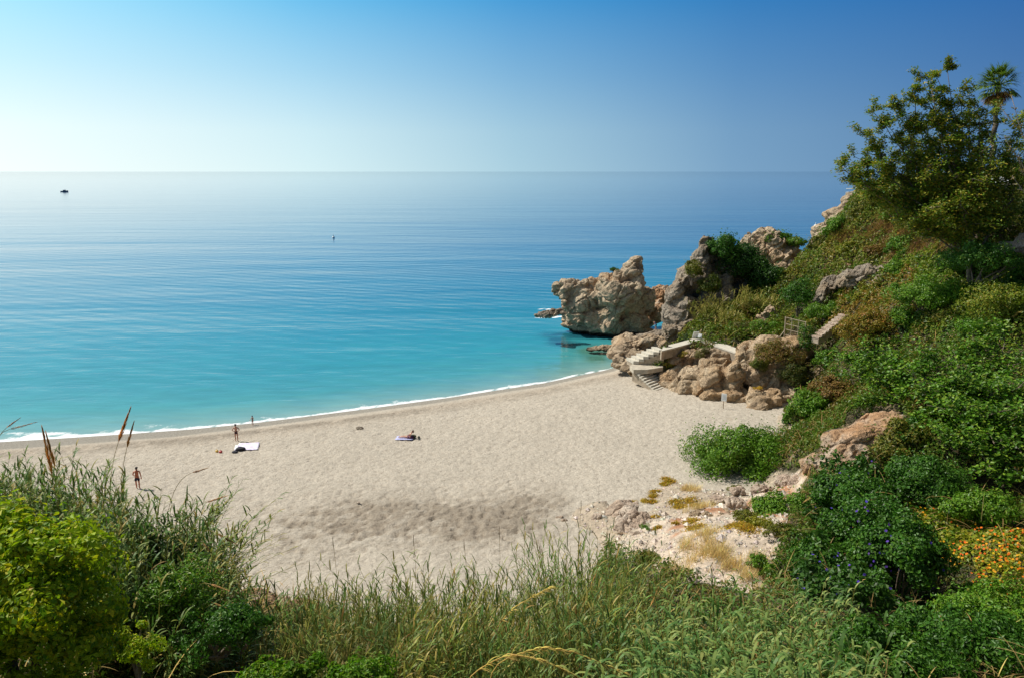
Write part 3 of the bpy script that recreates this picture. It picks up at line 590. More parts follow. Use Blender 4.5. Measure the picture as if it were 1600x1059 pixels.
px, py = proj(cx, cy, zg); dist = np.hypot(cx, cy)
ok = (px > -260) & (px < 1860) & (py < 1250) & (zg > beach_z(cx, cy)+.12) & (zg > .8)
ok &= rng.random(nc) < np.clip((26/dist)**1.0, .30, 1)
cx, cy, zg, px, py, dist = [a[ok] for a in (cx, cy, zg, px, py, dist)]
kind = np.full(len(cx), 'low   '); kind[:] = 'low'; free = np.ones(len(cx), bool)
jx = px+fbm(v3(cx, cy)*.5, 4, 71)*60; jy = py+fbm(v3(cx, cy)*.5, 4, 72)*45
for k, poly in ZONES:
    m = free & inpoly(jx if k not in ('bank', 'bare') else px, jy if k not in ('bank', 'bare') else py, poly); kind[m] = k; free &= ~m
SG = {}
labels = {'ivy': ('bright green ivy and creepers blanketing the upper right slope', 'ivy'), 'olive': ('yellowish olive scrub over the headland and upper slope', 'scrub'), 'brush': ('tangle of bare brown twigs and dead creeper under the tree', 'dead brush'),
          'rust': ('rusty yellow creeper hanging below the slope steps', 'creeper'), 'shade': ('sparse growth with shade painted into its leaves in the shaded gully behind the outcrop', 'undergrowth'), 'mixed': ('mixed green undergrowth below and around the fig tree', 'undergrowth'),
          'nast': ('low nasturtium leaves carpeting the sunlit slope at the right edge', 'nasturtium leaves'), 'glory': ('dark heart-leaved vine smothering the slope right of the eroded bank', 'flowering vine'),
          'hollow': ('thin dry weeds in the red earth hollow', 'weeds'), 'low': ('low green undergrowth between the cane clumps on the near slope', 'undergrowth')}
for k in LUMP:
    m = kind == k
    if not m.any(): continue
    m = m & (rng.random(len(m)) < DENS[k]/1.3)
    x, y, z, ds = cx[m], cy[m], zg[m], dist[m]; n = len(x)
    if not n: continue
    q = v3(x, y)
    def lump(q):
        f1, f2, _ = worley(q*.42+fbm(q*.5, 2, 3)[:, None]*.5, 51); g1, g2, _ = worley(q*1.25, 52)
        return np.clip(1-f1*f1*1.3, 0, 1)*1.0+np.clip(1-g1*g1*1.4, 0, 1)*.38
    h = lump(q)*LUMP[k]; e = .15
    dx = (lump(q+[e, 0, 0])*LUMP[k]-h+ground(x+e, y)-z)/e; dy = (lump(q+[0, e, 0])*LUMP[k]-h+ground(x, y+e)-z)/e
    nr = unit(np.stack([-dx, -dy, np.ones(n)], 1))
    dep = rng.random(n)**1.6*.55*LUMP[k]
    sz = (.075+.0026*ds)*rng.uniform(.6, 1.35, n)*(1.25 if k == 'glory' else 1)
    base = np.stack([x, y, z+np.maximum(h-dep, 0)+.04], 1)+nr*rng.normal(size=(n, 1))*.07
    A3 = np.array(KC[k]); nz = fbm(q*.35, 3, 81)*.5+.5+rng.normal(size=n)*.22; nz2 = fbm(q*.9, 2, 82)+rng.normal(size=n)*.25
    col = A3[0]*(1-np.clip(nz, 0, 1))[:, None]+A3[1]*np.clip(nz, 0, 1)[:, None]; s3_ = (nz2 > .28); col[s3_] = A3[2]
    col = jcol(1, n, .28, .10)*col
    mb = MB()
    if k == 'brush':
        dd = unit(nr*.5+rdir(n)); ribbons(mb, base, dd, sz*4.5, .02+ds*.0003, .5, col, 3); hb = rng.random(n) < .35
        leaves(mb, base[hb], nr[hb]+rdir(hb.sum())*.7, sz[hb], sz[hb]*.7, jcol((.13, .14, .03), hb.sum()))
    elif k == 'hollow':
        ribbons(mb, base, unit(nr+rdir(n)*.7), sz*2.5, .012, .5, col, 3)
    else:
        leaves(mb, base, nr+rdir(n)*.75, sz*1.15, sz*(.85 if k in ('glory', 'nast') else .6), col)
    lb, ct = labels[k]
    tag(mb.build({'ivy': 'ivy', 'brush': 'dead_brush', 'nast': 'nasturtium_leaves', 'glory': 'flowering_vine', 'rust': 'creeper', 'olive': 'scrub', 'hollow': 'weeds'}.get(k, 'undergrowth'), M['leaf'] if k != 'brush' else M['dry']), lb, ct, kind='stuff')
    if k in ('nast', 'glory'):
        f = rng.random(n) < (.13 if k == 'nast' else .008)
        if k == 'nast': f &= (fbm(q*.45, 2, 44)+rng.normal(size=n)*.15 > .02)
        else: f &= (fbm(q*.5, 2, 46) > -.15)
        nf = f.sum(); fb = MB(); p = base[f]+nr[f]*.12+[0, 0, .05]
        cc = np.where((rng.random(nf) < .45)[:, None], jcol((.80, .42, .02), nf, .15, .12), jcol((.80, .20, .015), nf, .15, .12)) if k == 'nast' else jcol((.13, .07, .42), nf, .2, .15)
        for r_ in range(3): leaves(fb, p+rdir(nf)*.02, nr[f]*1.0+np.array([-.2, -.6, .3])+rdir(nf)*.3, rng.uniform(.07, .14, nf) if k == 'nast' else .12, .11, cc, .05)
        tag(fb.build('nasturtium_flowers' if k == 'nast' else 'vine_flowers', M['petal']), 'orange nasturtium flowers scattered over the sunlit slope at the right edge' if k == 'nast' else 'violet blue morning flowers dotted over the dark vine', 'flowers', kind='stuff')

# ------------------------------------------------------------------ bushes and trees
def crown_pts(c, rad, ncl, n, up=.2, low=-.45, s=.42):
    """leaf positions in clumps spread over an uneven ellipsoid; returns points and outward normals"""
    c = np.asarray(c, float); rad = np.asarray(rad, float)
    k = rdir(ncl*4); k = k[k[:, 2] > low][:ncl]; m = len(k)
    cc = c+k*rad*rng.uniform(.35, 1.08, (m, 1)); cr = rng.uniform(.4, 1.45, m)*s*rad.mean()
    i = rng.integers(0, m, n); d = rdir(n); d[:, 2] += up; d = unit(d)
    p = cc[i]+d*(cr[i]*rng.uniform(.55, 1.05, n)**.6)[:, None]*np.array([1, 1, .8])
    sp = rng.random(n) < .16; p[sp] += (d[sp]*.6+[0, 0, .5])*(rng.random((sp.sum(), 1))**2*cr[i][sp][:, None]*1.1)
    return p, unit(d+unit(p-c)*.6), cc
def bush(name, label, cat, px, py, Y, rx, ry, rz, n, L, cols, group=None, ncl=26, mat='leaf', aspect=.6, stems=7, s=.42, low=-.35, jit=.3, bare=0):
    c = P(px, py, Y); g = float(ground(c[0], c[1])); base = (c[0], c[1], min(max(g, c[2]-rz*1.15), c[2]))
    o = empty(name, base, label, cat, group)
    p, nn, cc = crown_pts(c, (rx, ry, rz), ncl, n, low=low, s=s)
    k = rng.integers(0, len(cols), n); nz = fbm(p*1.3/max(rx, .5)+3, 3, int(px)) + rng.normal(size=n)*.3
    col = np.where((nz > 0)[:, None], np.array(cols)[0], np.array(cols)[k])*jcol(1, n, .25, .08)
    mb = MB(); leaves(mb, p, nn+rdir(n)*jit*2, L*rng.uniform(.6, 1.3, n), L*aspect*rng.uniform(.7, 1.2, n), col); mb.build('foliage', M[mat], o)
    st = MB()
    for j in range(min(stems, len(cc))):
        b = np.array(base)+[rng.normal()*.15*rx, rng.normal()*.15*ry, -.1]; e = cc[j]; mid = (b+e)/2+rng.normal(size=3)*.12*rx+[0, 0, .1*rz]
        t = np.linspace(0, 1, 7)[:, None]; path = (1-t)**2*b+2*t*(1-t)*mid+t*t*e
        st.tube(path, np.linspace(.035+rx*.014, .01, 7), 5)
    if bare:
        q = c+rdir(bare)*np.array([rx, ry, rz]); ribbons(st, q, unit(q-c)+rdir(bare)*.5, .5*rx*rng.uniform(.3, .8, bare), .02, .2, (1, 1, 1), 3)
    tag(st.build('stems', M['bark2'] if bare else M['bark'], o), kind='stuff'); return o
G = dict(bright=[(.085, .20, .022), (.13, .22, .03), (.05, .13, .02)], deep=[(.04, .125, .02), (.065, .165, .024), (.025, .075, .015)], olive=[(.12, .14, .03), (.16, .15, .04), (.07, .11, .02)],
         lime=[(.22, .33, .02), (.34, .38, .025), (.10, .20, .018)], grey=[(.14, .15, .08), (.17, .16, .09), (.10, .11, .06)], fig=[(.075, .19, .022), (.12, .22, .03), (.045, .12, .02)], brown=[(.16, .11, .05), (.13, .12, .035), (.2, .13, .07)])
bush('bush', 'broad rounded bright green bush spilling over the right edge of the sand', 'bush', 1158, 718, 54, 4.0, 3.2, 2.3, 26000, .20, G['bright'], ncl=130, s=.25, bare=60)
bush('bush', 'darker green right half of scrub beside the broad rounded bush and rock slab', 'bush', 1235, 700, 57, 2.2, 2.2, 1.6, 7000, .2, G['olive']+G['deep'], ncl=36, s=.32)
bush('bush', 'dense dark green bush crowning the grey crag', 'bush', 1128, 394, 101.5, 2.2, 2.0, 2.1, 9000, .30, G['deep'], ncl=30)
bush('bush', 'large very dark evergreen bush draped down behind the grey crag', 'bush', 1163, 418, 102.5, 3.6, 2.6, 2.9, 17000, .30, [(.02, .07, .012), (.035, .10, .018), (.015, .05, .01)], ncl=50)
bush('bush', 'dark evergreen lobe below the draped bush, right of the crag', 'bush', 1200, 440, 100, 2.5, 2, 2.7, 9000, .30, [(.025, .08, .014), (.045, .12, .02), (.015, .05, .01)], ncl=36)
bush('bush', 'olive scrub clinging to the sloping face of the grey crag', 'bush', 1082, 425, 97.5, 1.4, 1.0, 1.5, 3200, .24, G['olive'], ncl=18)
bush('bush', 'small yellow-green tuft low on the shaded face of the grey crag', 'bush', 1108, 452, 97, 1.7, 1.0, 1.5, 4200, .24, [(.06, .10, .02), (.10, .11, .03)], ncl=18)
bush('grass_cap', 'bright green grassy cap along the top of the far crag', 'grass cap', 1212, 371, 121.5, 2.5, 1.5, .55, 5000, .3, G['bright'], ncl=26)
bush('grass_cap', 'green cap sloping right from the far crag toward the headland', 'grass cap', 1240, 380, 120.5, 2.0, 1.5, .6, 3600, .3, G['bright']+G['olive'], ncl=20)
bush('sea_stack_tuft', 'small dark green tuft growing on the shoulder of the sea stack', 'tuft', 958, 424, 112, .9, .7, .45, 900, .22, G['deep']+G['olive'], ncl=10)
bush('bush', 'round grey-brown shrublet in the middle of the rock face top', 'shrub', 1092, 557, 82, .75, .7, .6, 1500, .13, G['grey'], ncl=12)
bush('bush', 'yellowish dry shrub left of the grey-brown shrublets above the rock face', 'shrub', 1072, 555, 83, .9, .7, .5, 1500, .14, [(.28, .24, .09), (.2, .2, .06)], ncl=12)
bush('bush', 'small dark grey shrublet highest on the rock face, under the wall', 'shrub', 1101, 549, 82.5, .5, .5, .5, 900, .13, [(.09, .10, .06), (.12, .12, .07)], ncl=9)
bush('bush', 'yellow-green mat of succulents at the left end of the rock face top', 'shrub', 1045, 568, 83, 1.2, .9, .35, 1500, .14, [(.34, .28, .06), (.25, .26, .06)], ncl=14)
bush('bush', 'brownish scrub mantling the top of the dark outcrop', 'bush', 1216, 553, 75.0, 2.3, 1.5, 1.1, 6500, .18, G['brown']+G['olive'], ncl=30)
bush('bush', 'dark green shrub on the sunlit shoulder of the dark outcrop', 'bush', 1186, 572, 74.4, 1.1, .8, .9, 2400, .17, [(.07, .11, .02), (.12, .13, .03)], ncl=16)
bush('bush', 'dark trailing shrub on the right side of the dark outcrop', 'bush', 1240, 585, 73.2, 1.4, 1.0, 1.9, 3500, .18, [(.05, .08, .02), (.09, .09, .03)], ncl=20)
bush('yellow_succulent', 'yellow succulent patch on top of the round boulder', 'succulent', 1187, 606, 71.5, .55, .4, .15, 500, .1, [(.4, .28, .03), (.28, .24, .04)], ncl=8, stems=0)
bush('bush', 'dark ivy column hanging beside the wooden lattice', 'bush', 1258, 545, 77, .8, .8, 2.6, 3600, .18, G['deep']+G['olive'], ncl=24)
bush('bush', 'dark green shrub below the overhanging ledge, left of the slope steps', 'bush', 1248, 465, 88, 1.7, 1.4, 1.9, 5000, .22, G['deep'], ncl=26)
bush('bush', 'bright green creeper mound directly above the slope steps', 'bush', 1285, 488, 83, 1.8, 1.3, 1.2, 5000, .2, G['bright'], ncl=26)
bush('bush', 'green scrub behind and left of the wooden lattice', 'bush', 1200, 515, 86, 1.8, 1.2, 1.0, 4000, .2, G['bright']+G['olive'], ncl=24)
bush('bush', 'grey-green feathery shrub at the back of the promenade', 'bush', 1155, 520, 88, 1.4, 1.0, 1.1, 3600, .2, G['grey'], ncl=18, aspect=.25)
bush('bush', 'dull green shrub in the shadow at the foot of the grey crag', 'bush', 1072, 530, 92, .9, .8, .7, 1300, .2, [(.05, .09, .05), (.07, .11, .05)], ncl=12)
bush('bush', 'rusty yellow creeper mound overhanging the gully below the slope steps', 'bush', 1350, 520, 68, 2.9, 1.8, 1.8, 10000, .20, [(.19, .165, .035), (.26, .13, .045), (.13, .15, .03)], ncl=44, s=.32)
bush('bush', 'olive scrub hump on the skyline just right of the headland cliff', 'bush', 1350, 345, 100, 3.4, 3, 2.4, 10000, .28, G['olive'], ncl=44, s=.32)
bush('bush', 'green scrub hump under the tree, above the bare brown brush', 'bush', 1420, 320, 84, 3.6, 3, 2.0, 12000, .25, G['olive']+G['fig'], ncl=46, s=.32)
bush('bush', 'dark leafy bush round the foot of the tall spreading tree', 'bush', 1500, 350, 68, 3.2, 2.5, 1.7, 12000, .22, G['fig']+G['olive'], ncl=44, s=.32, bare=30)
bush('bush', 'olive bush in front of the tall tree, above the bare brown brush', 'bush', 1455, 345, 71, 2.6, 2.2, 1.4, 9000, .22, G['olive'], ncl=36, s=.32, bare=20)
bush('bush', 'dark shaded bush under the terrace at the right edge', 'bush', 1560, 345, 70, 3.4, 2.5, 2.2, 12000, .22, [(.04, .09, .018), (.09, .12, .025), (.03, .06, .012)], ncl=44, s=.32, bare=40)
bush('bush', 'leafy dark green bush below the pale broken rock rim', 'bush', 1540, 410, 62, 2.8, 2, 1.4, 9000, .2, G['deep']+G['bright'], ncl=36, s=.32)
bush('bush', 'bright ivy mound in the middle of the upper slope', 'bush', 1450, 462, 66, 3.6, 2.5, 1.3, 14000, .20, G['bright'], ncl=50, s=.3)
bush('bush', 'yellow-green ivy mound at the right edge below the dark hollow', 'bush', 1570, 480, 59, 3.2, 2.3, 1.8, 13000, .19, [(.13, .19, .025), (.2, .2, .035), (.08, .14, .02)], ncl=50, s=.3)
for i, (lb, px, py, Y, rx, rz, cc_) in enumerate([('olive bush with fine leaves left of the fig foliage and right of the rock slab', 1400, 705, 46, 2.0, 1.9, 'olive'), ('green bush overhanging the top end of the orange rock slab', 1270, 640, 62, 2.3, 1.6, 'bright'),
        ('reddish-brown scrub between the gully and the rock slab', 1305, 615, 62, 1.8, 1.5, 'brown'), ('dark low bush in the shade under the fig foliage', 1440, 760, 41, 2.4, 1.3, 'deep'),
        ('green bush on the lower right slope above the orange flowers', 1530, 800, 37, 1.7, .9, 'bright'), ('feathery green bush at the right edge below the orange flowers', 1560, 975, 25, 2.0, 1.2, 'bright'),
        ('dark green vine mound at the bottom right corner', 1490, 1010, 20.5, 2.0, 1.2, 'deep'), ('green vine mound at the bottom edge left of the corner', 1390, 1035, 18.5, 1.7, 1.0, 'deep'), ('green grassy shrub on the slope left of the purple flowers', 1232, 805, 41, 1.9, 1.2, 'bright'),
        ('olive-brown thorny shrub below the green grassy shrub', 1232, 868, 36.5, 1.5, 1.1, 'olive')]):
    bush('bush', lb, 'bush', px, py, Y, rx, rx*.85, rz, int(2600*rx*rx)+1500, .10+Y*.0022, G[cc_], ncl=int(16*rx), s=.34, bare=20 if cc_ in ('brown', 'olive') else 0)
HB = [('olive scrub cushion on the slope just right of the headland cliff foot', 1285, 388, 1.7, 1.1, 'olive'), ('green scrub cushion halfway up the headland slope', 1312, 362, 1.9, 1.3, 'bright'), ('yellowish scrub cushion above the dark rock ledge', 1330, 395, 1.6, 1.0, 'lime2'), ('small grey-green shrub on the headland slope, left of the rock ledge', 1262, 425, 1.3, .9, 'grey'),
 ('brownish dry bush right above the dark rock ledge', 1372, 402, 1.5, 1.0, 'brown'), ('green bush below the bare brown brush', 1410, 392, 1.8, 1.1, 'fig'), ('olive bush left of the dark shrub under the ledge', 1225, 462, 1.5, 1.1, 'olive'), ('green creeper clump right of the dark rock ledge', 1405, 430, 1.7, 1.0, 'bright'),
 ('yellow-green creeper clump above the rusty mound', 1365, 470, 1.7, 1.1, 'lime2'), ('bright creeper clump right of the rusty mound', 1420, 505, 1.8, 1.1, 'bright'), ('olive creeper clump in the middle of the ivy slope', 1480, 505, 1.9, 1.1, 'olive'), ('green creeper clump under the ivy mound at the right', 1535, 525, 1.8, 1.1, 'fig'),
 ('dark ivy lump at the right edge of the ivy slope', 1592, 445, 1.8, 1.2, 'deep'), ('light green ivy lump left of the shaded right-edge bush', 1500, 425, 1.7, 1.0, 'bright'), ('leafy lump hanging over the gully at the fig foliage tip', 1295, 570, 1.5, 1.1, 'fig'), ('olive bush on the slope between the gully and the round bush', 1250, 650, 1.3, .8, 'olive'),
 ('green bush right behind the round bush', 1265, 672, 1.3, .9, 'bright'), ('small dark bush at the foot of the dark outcrop', 1235, 660, .9, .6, 'deep'), ('dark bush at the right end of the rock slab', 1420, 680, 1.2, .9, 'deep'), ('leafy bush in the shade below the fig foliage', 1490, 770, 1.2, .7, 'deep'), ('green bush at the upper right end of the orange flowers', 1580, 800, 1.1, .6, 'bright'),
 ('olive tuft between the orange flowers and the feathery bush', 1590, 920, .9, .5, 'olive'), ('mid green bush at the right of the shaded pit', 1530, 935, .9, .6, 'fig'), ('fine-leaved bush at the right edge above the corner mound', 1590, 1030, .8, .5, 'bright'), ('dense fig-leaved shrub hiding the left foot of the tall tree', 1400, 345, 2.2, 1.4, 'fig'), ('olive bush on the skyline between railing and tall tree', 1385, 318, 2.2, 1.3, 'olive')]
G['lime2'] = [(.17, .20, .03), (.12, .17, .028), (.22, .20, .045)]
for lb, px, py, rx, rz, cc_ in HB:
    h_ = hit(px, py, 24); q_ = proj(h_[0], h_[1], h_[2]+rz*.25); Y_ = float(h_[1]); bush('bush', lb, 'bush', float(q_[0]), float(q_[1]), Y_, rx, rx*.85, rz, int(1900*rx*rx)+900, .10+Y_*.0018, G[cc_], ncl=int(15*rx)+6, s=.33, jit=.4, bare=16)
# vine mounds carrying the violet flowers
for i, (lb, px, py, Y, rx, rz) in enumerate([('dark vine mound topping the flowering slope', 1330, 775, 40, 2.0, 1.2), ('dark vine mound with most of the violet flowers', 1370, 840, 34.5, 2.3, 1.8), ('dark vine mound in front of the shaded pit', 1412, 880, 30.5, 1.7, 2.0), ('low dark vine mound behind the broad-leaved canes', 1290, 905, 31, 1.9, 1.2)]):
    o = bush('vine_mound', lb, 'vine', px, py, Y, rx, rx*.9, rz, 11000, .17, G['deep'], ncl=34, aspect=.85, s=.34)
    c = P(px, py, Y); p, nn, _ = crown_pts(c, (rx, rx*.9, rz), 34, 36, s=.42); fb = MB(); cl = jcol((.13, .07, .42), 36, .2, .15)
    for r_ in range(3): leaves(fb, p+nn*.1+rdir(36)*.02, nn+rdir(36)*.3+[0, -.5, .2], .13, .11, cl, .05)
    tag(fb.build('flowers', M['petal'], o), kind='stuff')
# near bush at the lower left, a little tree and the leafy plants along the bottom edge
bush('lime_bush', 'big glossy lime green bush filling the lower left corner', 'bush', 38, 955, 7.6, 1.05, .9, 1.12, 24000, .085, G['lime'], ncl=80, mat='leaf_gloss', aspect=.62, s=.24, low=-.8)
bush('lime_bush', 'rounded top of lime green foliage at the left edge, above the big bush', 'bush', -10, 868, 8.2, .8, .7, .62, 8000, .085, G['lime'], ncl=46, mat='leaf_gloss', s=.26, low=-.8)
bush('lime_bush', 'small round yellow-green bush right of the big lime bush', 'bush', 215, 1012, 10.5, .34, .34, .40, 2600, .06, G['lime'], ncl=26, mat='leaf_gloss', s=.34, low=-.9, stems=4)
bush('bush', 'leafy green shrub hanging right of the left cane thicket', 'bush', 280, 935, 17, .95, .8, .85, 5200, .10, G['bright'], ncl=34, s=.32)
bush('bush', 'dark green shrub between the left cane thicket and the red earth bank', 'bush', 345, 985, 16, 1.1, .9, .6, 5200, .10, G['deep'], ncl=34, s=.32)
bush('nettle_patch', 'bright green leafy weeds along the bottom edge, left of centre', 'weeds', 440, 1062, 9.5, .75, .5, .28, 4200, .075, G['bright'], ncl=40, s=.24, mat='leaf_gloss')
bush('nettle_patch', 'bright green leafy weeds near the bottom edge below the reeds', 'weeds', 560, 1075, 9.5, .7, .5, .26, 3600, .075, G['bright'], ncl=36, s=.24, mat='leaf_gloss')
bush('bush', 'dark tangled shrub between the lime bush and the cane thicket', 'bush', 245, 890, 20.5, 1.6, 1.2, 1.2, 7000, .12, [(.03, .07, .018), (.05, .09, .025)], ncl=34, s=.34, bare=30)

# fig tree and the tall tree
def limb(b, e, sag=.0, n=9, wob=.12):
    b = np.asarray(b, float); e = np.asarray(e, float); L = np.linalg.norm(e-b); mid = (b+e)/2+rng.normal(size=3)*wob*L*.6+[0, 0, sag*L]
    t = np.linspace(0, 1, n)[:, None]; p = (1-t)**2*b+2*t*(1-t)*mid+t*t*e; return p+rng.normal(size=p.shape)*.012*L*np.sin(t*PI)
def tree(name, label, cat, root, tips, rt, L, cols, per=420, cr=.9, mat='leaf', aspect=.45, fork=.35, r0=.28, trunk='bark', ysp=2.0):
    """tips are (px, py, dY): end points of limbs in the photo at their own depth"""
    root = np.asarray(root, float); o = empty(name, root, label, cat); tr = MB(); br = MB(); lf = MB()
    crownc = np.mean([P(a, b, root[1]+c) for a, b, c, *_ in tips], 0)
    top = root+(crownc-root)*fork; path = limb(root-[0, 0, .4], top, .05); tr.tube(path, np.linspace(r0, r0*.62, 9), 8)
    for a, b, dY, *rr in tips:
        e = P(a, b, root[1]+dY); s = path[rng.integers(4, 9)]; lp = limb(s, e, .06, 11); Ln = np.linalg.norm(e-s)
        br.tube(lp, np.linspace(r0*.36, .02, 11), 5)
        R_ = (rr[0] if rr else 1)*cr
        nq = 10 if per < 700 else 18
        for q_ in range(nq):
            i = rng.integers(5 if per < 700 else 3, 11); s2_ = lp[i]; e2 = s2_+rdir(1)[0]*[1, .9, .7]*R_*rng.uniform(.5, 1.3)+[0, 0, .15]
            sp = limb(s2_, e2, .05, 5); br.tube(sp, np.linspace(.035, .01, 5), 4)
            n = int(per/nq*rng.uniform(.6, 1.4)); tt_ = rng.uniform(.15, 1.12, n)[:, None]; c_ = s2_+(e2-s2_)*tt_+rng.normal(size=(n, 3))*R_*.17*np.array([1, 1, .8])+[0, 0, .05*R_]
            nn = unit(np.stack([rng.normal(size=n)*.6, rng.normal(size=n)*.6, np.ones(n)], 1)); col = np.array(cols)[rng.integers(0, len(cols), n)]*jcol(1, n, .28, .08)*rng.uniform(.8, 1.2)
            leaves(lf, c_, nn, L*rng.uniform(.65, 1.25, n), L*aspect, col, .15)
    tr.build('trunk', M[trunk], o, True); br.build('branches', M[trunk], o, True); lf.build('crown', M[mat], o); return o
rt = P(1535, 335, 66); rt[2] = ground(rt[0], rt[1])
tips = [(1322, 268, 0, .8), (1335, 245, 1, .6), (1345, 285, -1, .7), (1370, 232, 1, .7), (1385, 195, 0, .8), (1378, 265, -1, .8), (1410, 180, 1, .7), (1400, 215, 0, .8), (1430, 190, 0, .8), (1450, 160, 1, .6), (1462, 118, 0, .6), (1480, 108, 1, .55), (1455, 140, 0, .7),
        (1500, 140, 0, .7), (1515, 158, 1, .6), (1440, 225, 2, 1.1), (1480, 200, -1, 1.1), (1470, 175, 0, 1), (1510, 195, 1, 1.1), (1545, 205, 0, 1.1), (1415, 260, 1, 1.1), (1450, 260, -2, 1.2), (1490, 240, 0, 1.2), (1530, 240, -2, 1.2), (1570, 220, 0, 1.1),
        (1390, 300, 0, 1.1), (1430, 300, 1, 1.2), (1475, 285, -2, 1.2), (1520, 280, -3, 1), (1600, 240, -1, 1), (1590, 190, 0, .8), (1560, 175, 1, .8), (1640, 220, 0, 1.2), (1405, 240, 2, .9), (1355, 262, 1, .8), (1375, 305, 0, 1), (1365, 176, 0, .6), (1350, 212, 0, .7), (1425, 140, 0, .6), (1440, 122, 1, .6), (1530, 168, 0, .7), (1318, 255, 0, .6), (1395, 165, 0, .6), (1330, 285, 0, .7), (1540, 310, -3, 1.1), (1500, 320, -4, 1.2), (1450, 330, -3, 1.2), (1550, 235, 1, 1.2), (1610, 220, 1, 1.2)]
tree('broadleaf_tree', 'tall spreading green tree leaning out over the headland against the sky', 'tree', rt, tips, 0, .30, [(.12, .20, .03), (.18, .22, .04), (.07, .15, .02), (.25, .23, .045)], per=1700, cr=1.7)
rt = P(1500, 740, 47); rt[2] = ground(rt[0], rt[1])
ft = [(1320, 560, 8, .9), (1350, 548, 8, 1), (1385, 560, 6, 1), (1340, 590, 6, 1), (1375, 600, 5, 1.1), (1310, 585, 8, .8), (1410, 580, 4, 1), (1330, 620, 5, .8), (1450, 560, 3, 1), (1490, 545, 4, 1), (1530, 550, 3, 1), (1570, 560, 2, 1), (1600, 545, 2, 1.1),
      (1440, 600, 1, 1.1), (1480, 600, 0, 1.1), (1520, 600, -1, 1.1), (1560, 610, -2, 1.1), (1600, 600, -2, 1.1), (1460, 640, -1, 1), (1500, 650, -3, 1.1), (1540, 650, -4, 1.1), (1590, 650, -4, 1.1), (1430, 660, 0, .8), (1480, 690, -4, .9), (1520, 700, -5, 1), (1560, 705, -6, 1), (1600, 710, -6, 1), (1550, 735, -7, .8), (1600, 745, -7, .8), (1640, 620, -2, 1.2), (1640, 700, -5, 1.2), (1570, 520, 4, 1), (1520, 515, 5, .9)]
tree('fig_tree', 'broad bright green fig tree hanging over the shaded hollow at the right', 'tree', rt, ft, 0, .27, G['fig'], per=690, cr=1.5, aspect=.7, fork=.3)
# the reddish bare branches reaching in at the right edge of the frame
rt = P(1690, 300, 60); rt[2] = ground(rt[0], rt[1])
tree('bare_tree', 'sparse reddish branches reaching in from the right edge below the palm', 'tree', rt, [(1562, 167, 1, .25), (1580, 150, 1, .2), (1570, 215, 0, .3), (1585, 238, 0, .3), (1600, 130, 1, .4), (1620, 180, 2, .6), (1640, 140, 0, .8), (1700, 150, 0, 1), (1700, 220, 0, 1), (1585, 280, 0, .4)], 0, .2, [(.14, .16, .03), (.2, .16, .05)], per=70, cr=1.2, r0=.2, trunk='bark2')
# fan palm
def fan_palm(label, bx, by, Y, tx, ty, rad, nf=46):
    b = P(bx, by, Y); b[2] = min(b[2], float(ground(b[0], b[1]))); t = P(tx, ty, Y); o = empty('fan_palm', b, label, 'palm tree')
    tk = MB(); pth = limb(b-[0, 0, .3], t, 0, 22, .02); tk.tube(pth, np.linspace(.27, .2, 22)*(1+.08*np.sin(np.arange(22)*2.1)), 9); tk.build('trunk', M['bark'], o, True)
    cr = MB(); sk = MB()
    for i in range(nf):
        dead = i < nf*.28; az = rng.uniform(0, 2*PI); el = R(rng.uniform(-72, -30)) if dead else R(rng.uniform(-30, 80)); d = np.array([math.cos(az)*math.cos(el), math.sin(az)*math.cos(el), math.sin(el)])
        pl = rad*(.55 if not dead else .4)*rng.uniform(.8, 1.1); m_ = sk if dead else cr; col = (.28, .18, .08) if dead else (.085, .15, .028)
        m_.tube(np.array([t, t+d*pl*.5, t+d*pl-[0, 0, .06]]), [.03, .02, .015], 4, col=np.array(col)*1.1)
        hub = t+d*pl-[0, 0, .06]; nb = 20; side = unit(np.cross(d, [0, 0, 1.])+1e-5); up2 = np.cross(side, d); an = np.linspace(-1.25, 1.25, nb)
        dd = np.cos(an)[:, None]*d+np.sin(an)[:, None]*side+rng.normal(size=(nb, 3))*.06+up2*.12
        ribbons(m_, np.tile(hub, (nb, 1)), dd, rad*.52*rng.uniform(.85, 1.1, nb), .07, .75 if not dead else .5, jcol(col, nb, .2, .08), 4)
    cr.build('crown', M['reed'], o); sk.build('dead_frond_skirt', M['dry'], o); return o
fan_palm('tall fan palm with a skirt of dead fronds rising above the tree at top right', 1552, 295, 72, 1560, 135, 2.15, 76)
fan_palm('second thinner palm trunk beside the tall fan palm, its head hidden in leaves', 1538, 295, 71, 1532, 225, 1.1, 26)

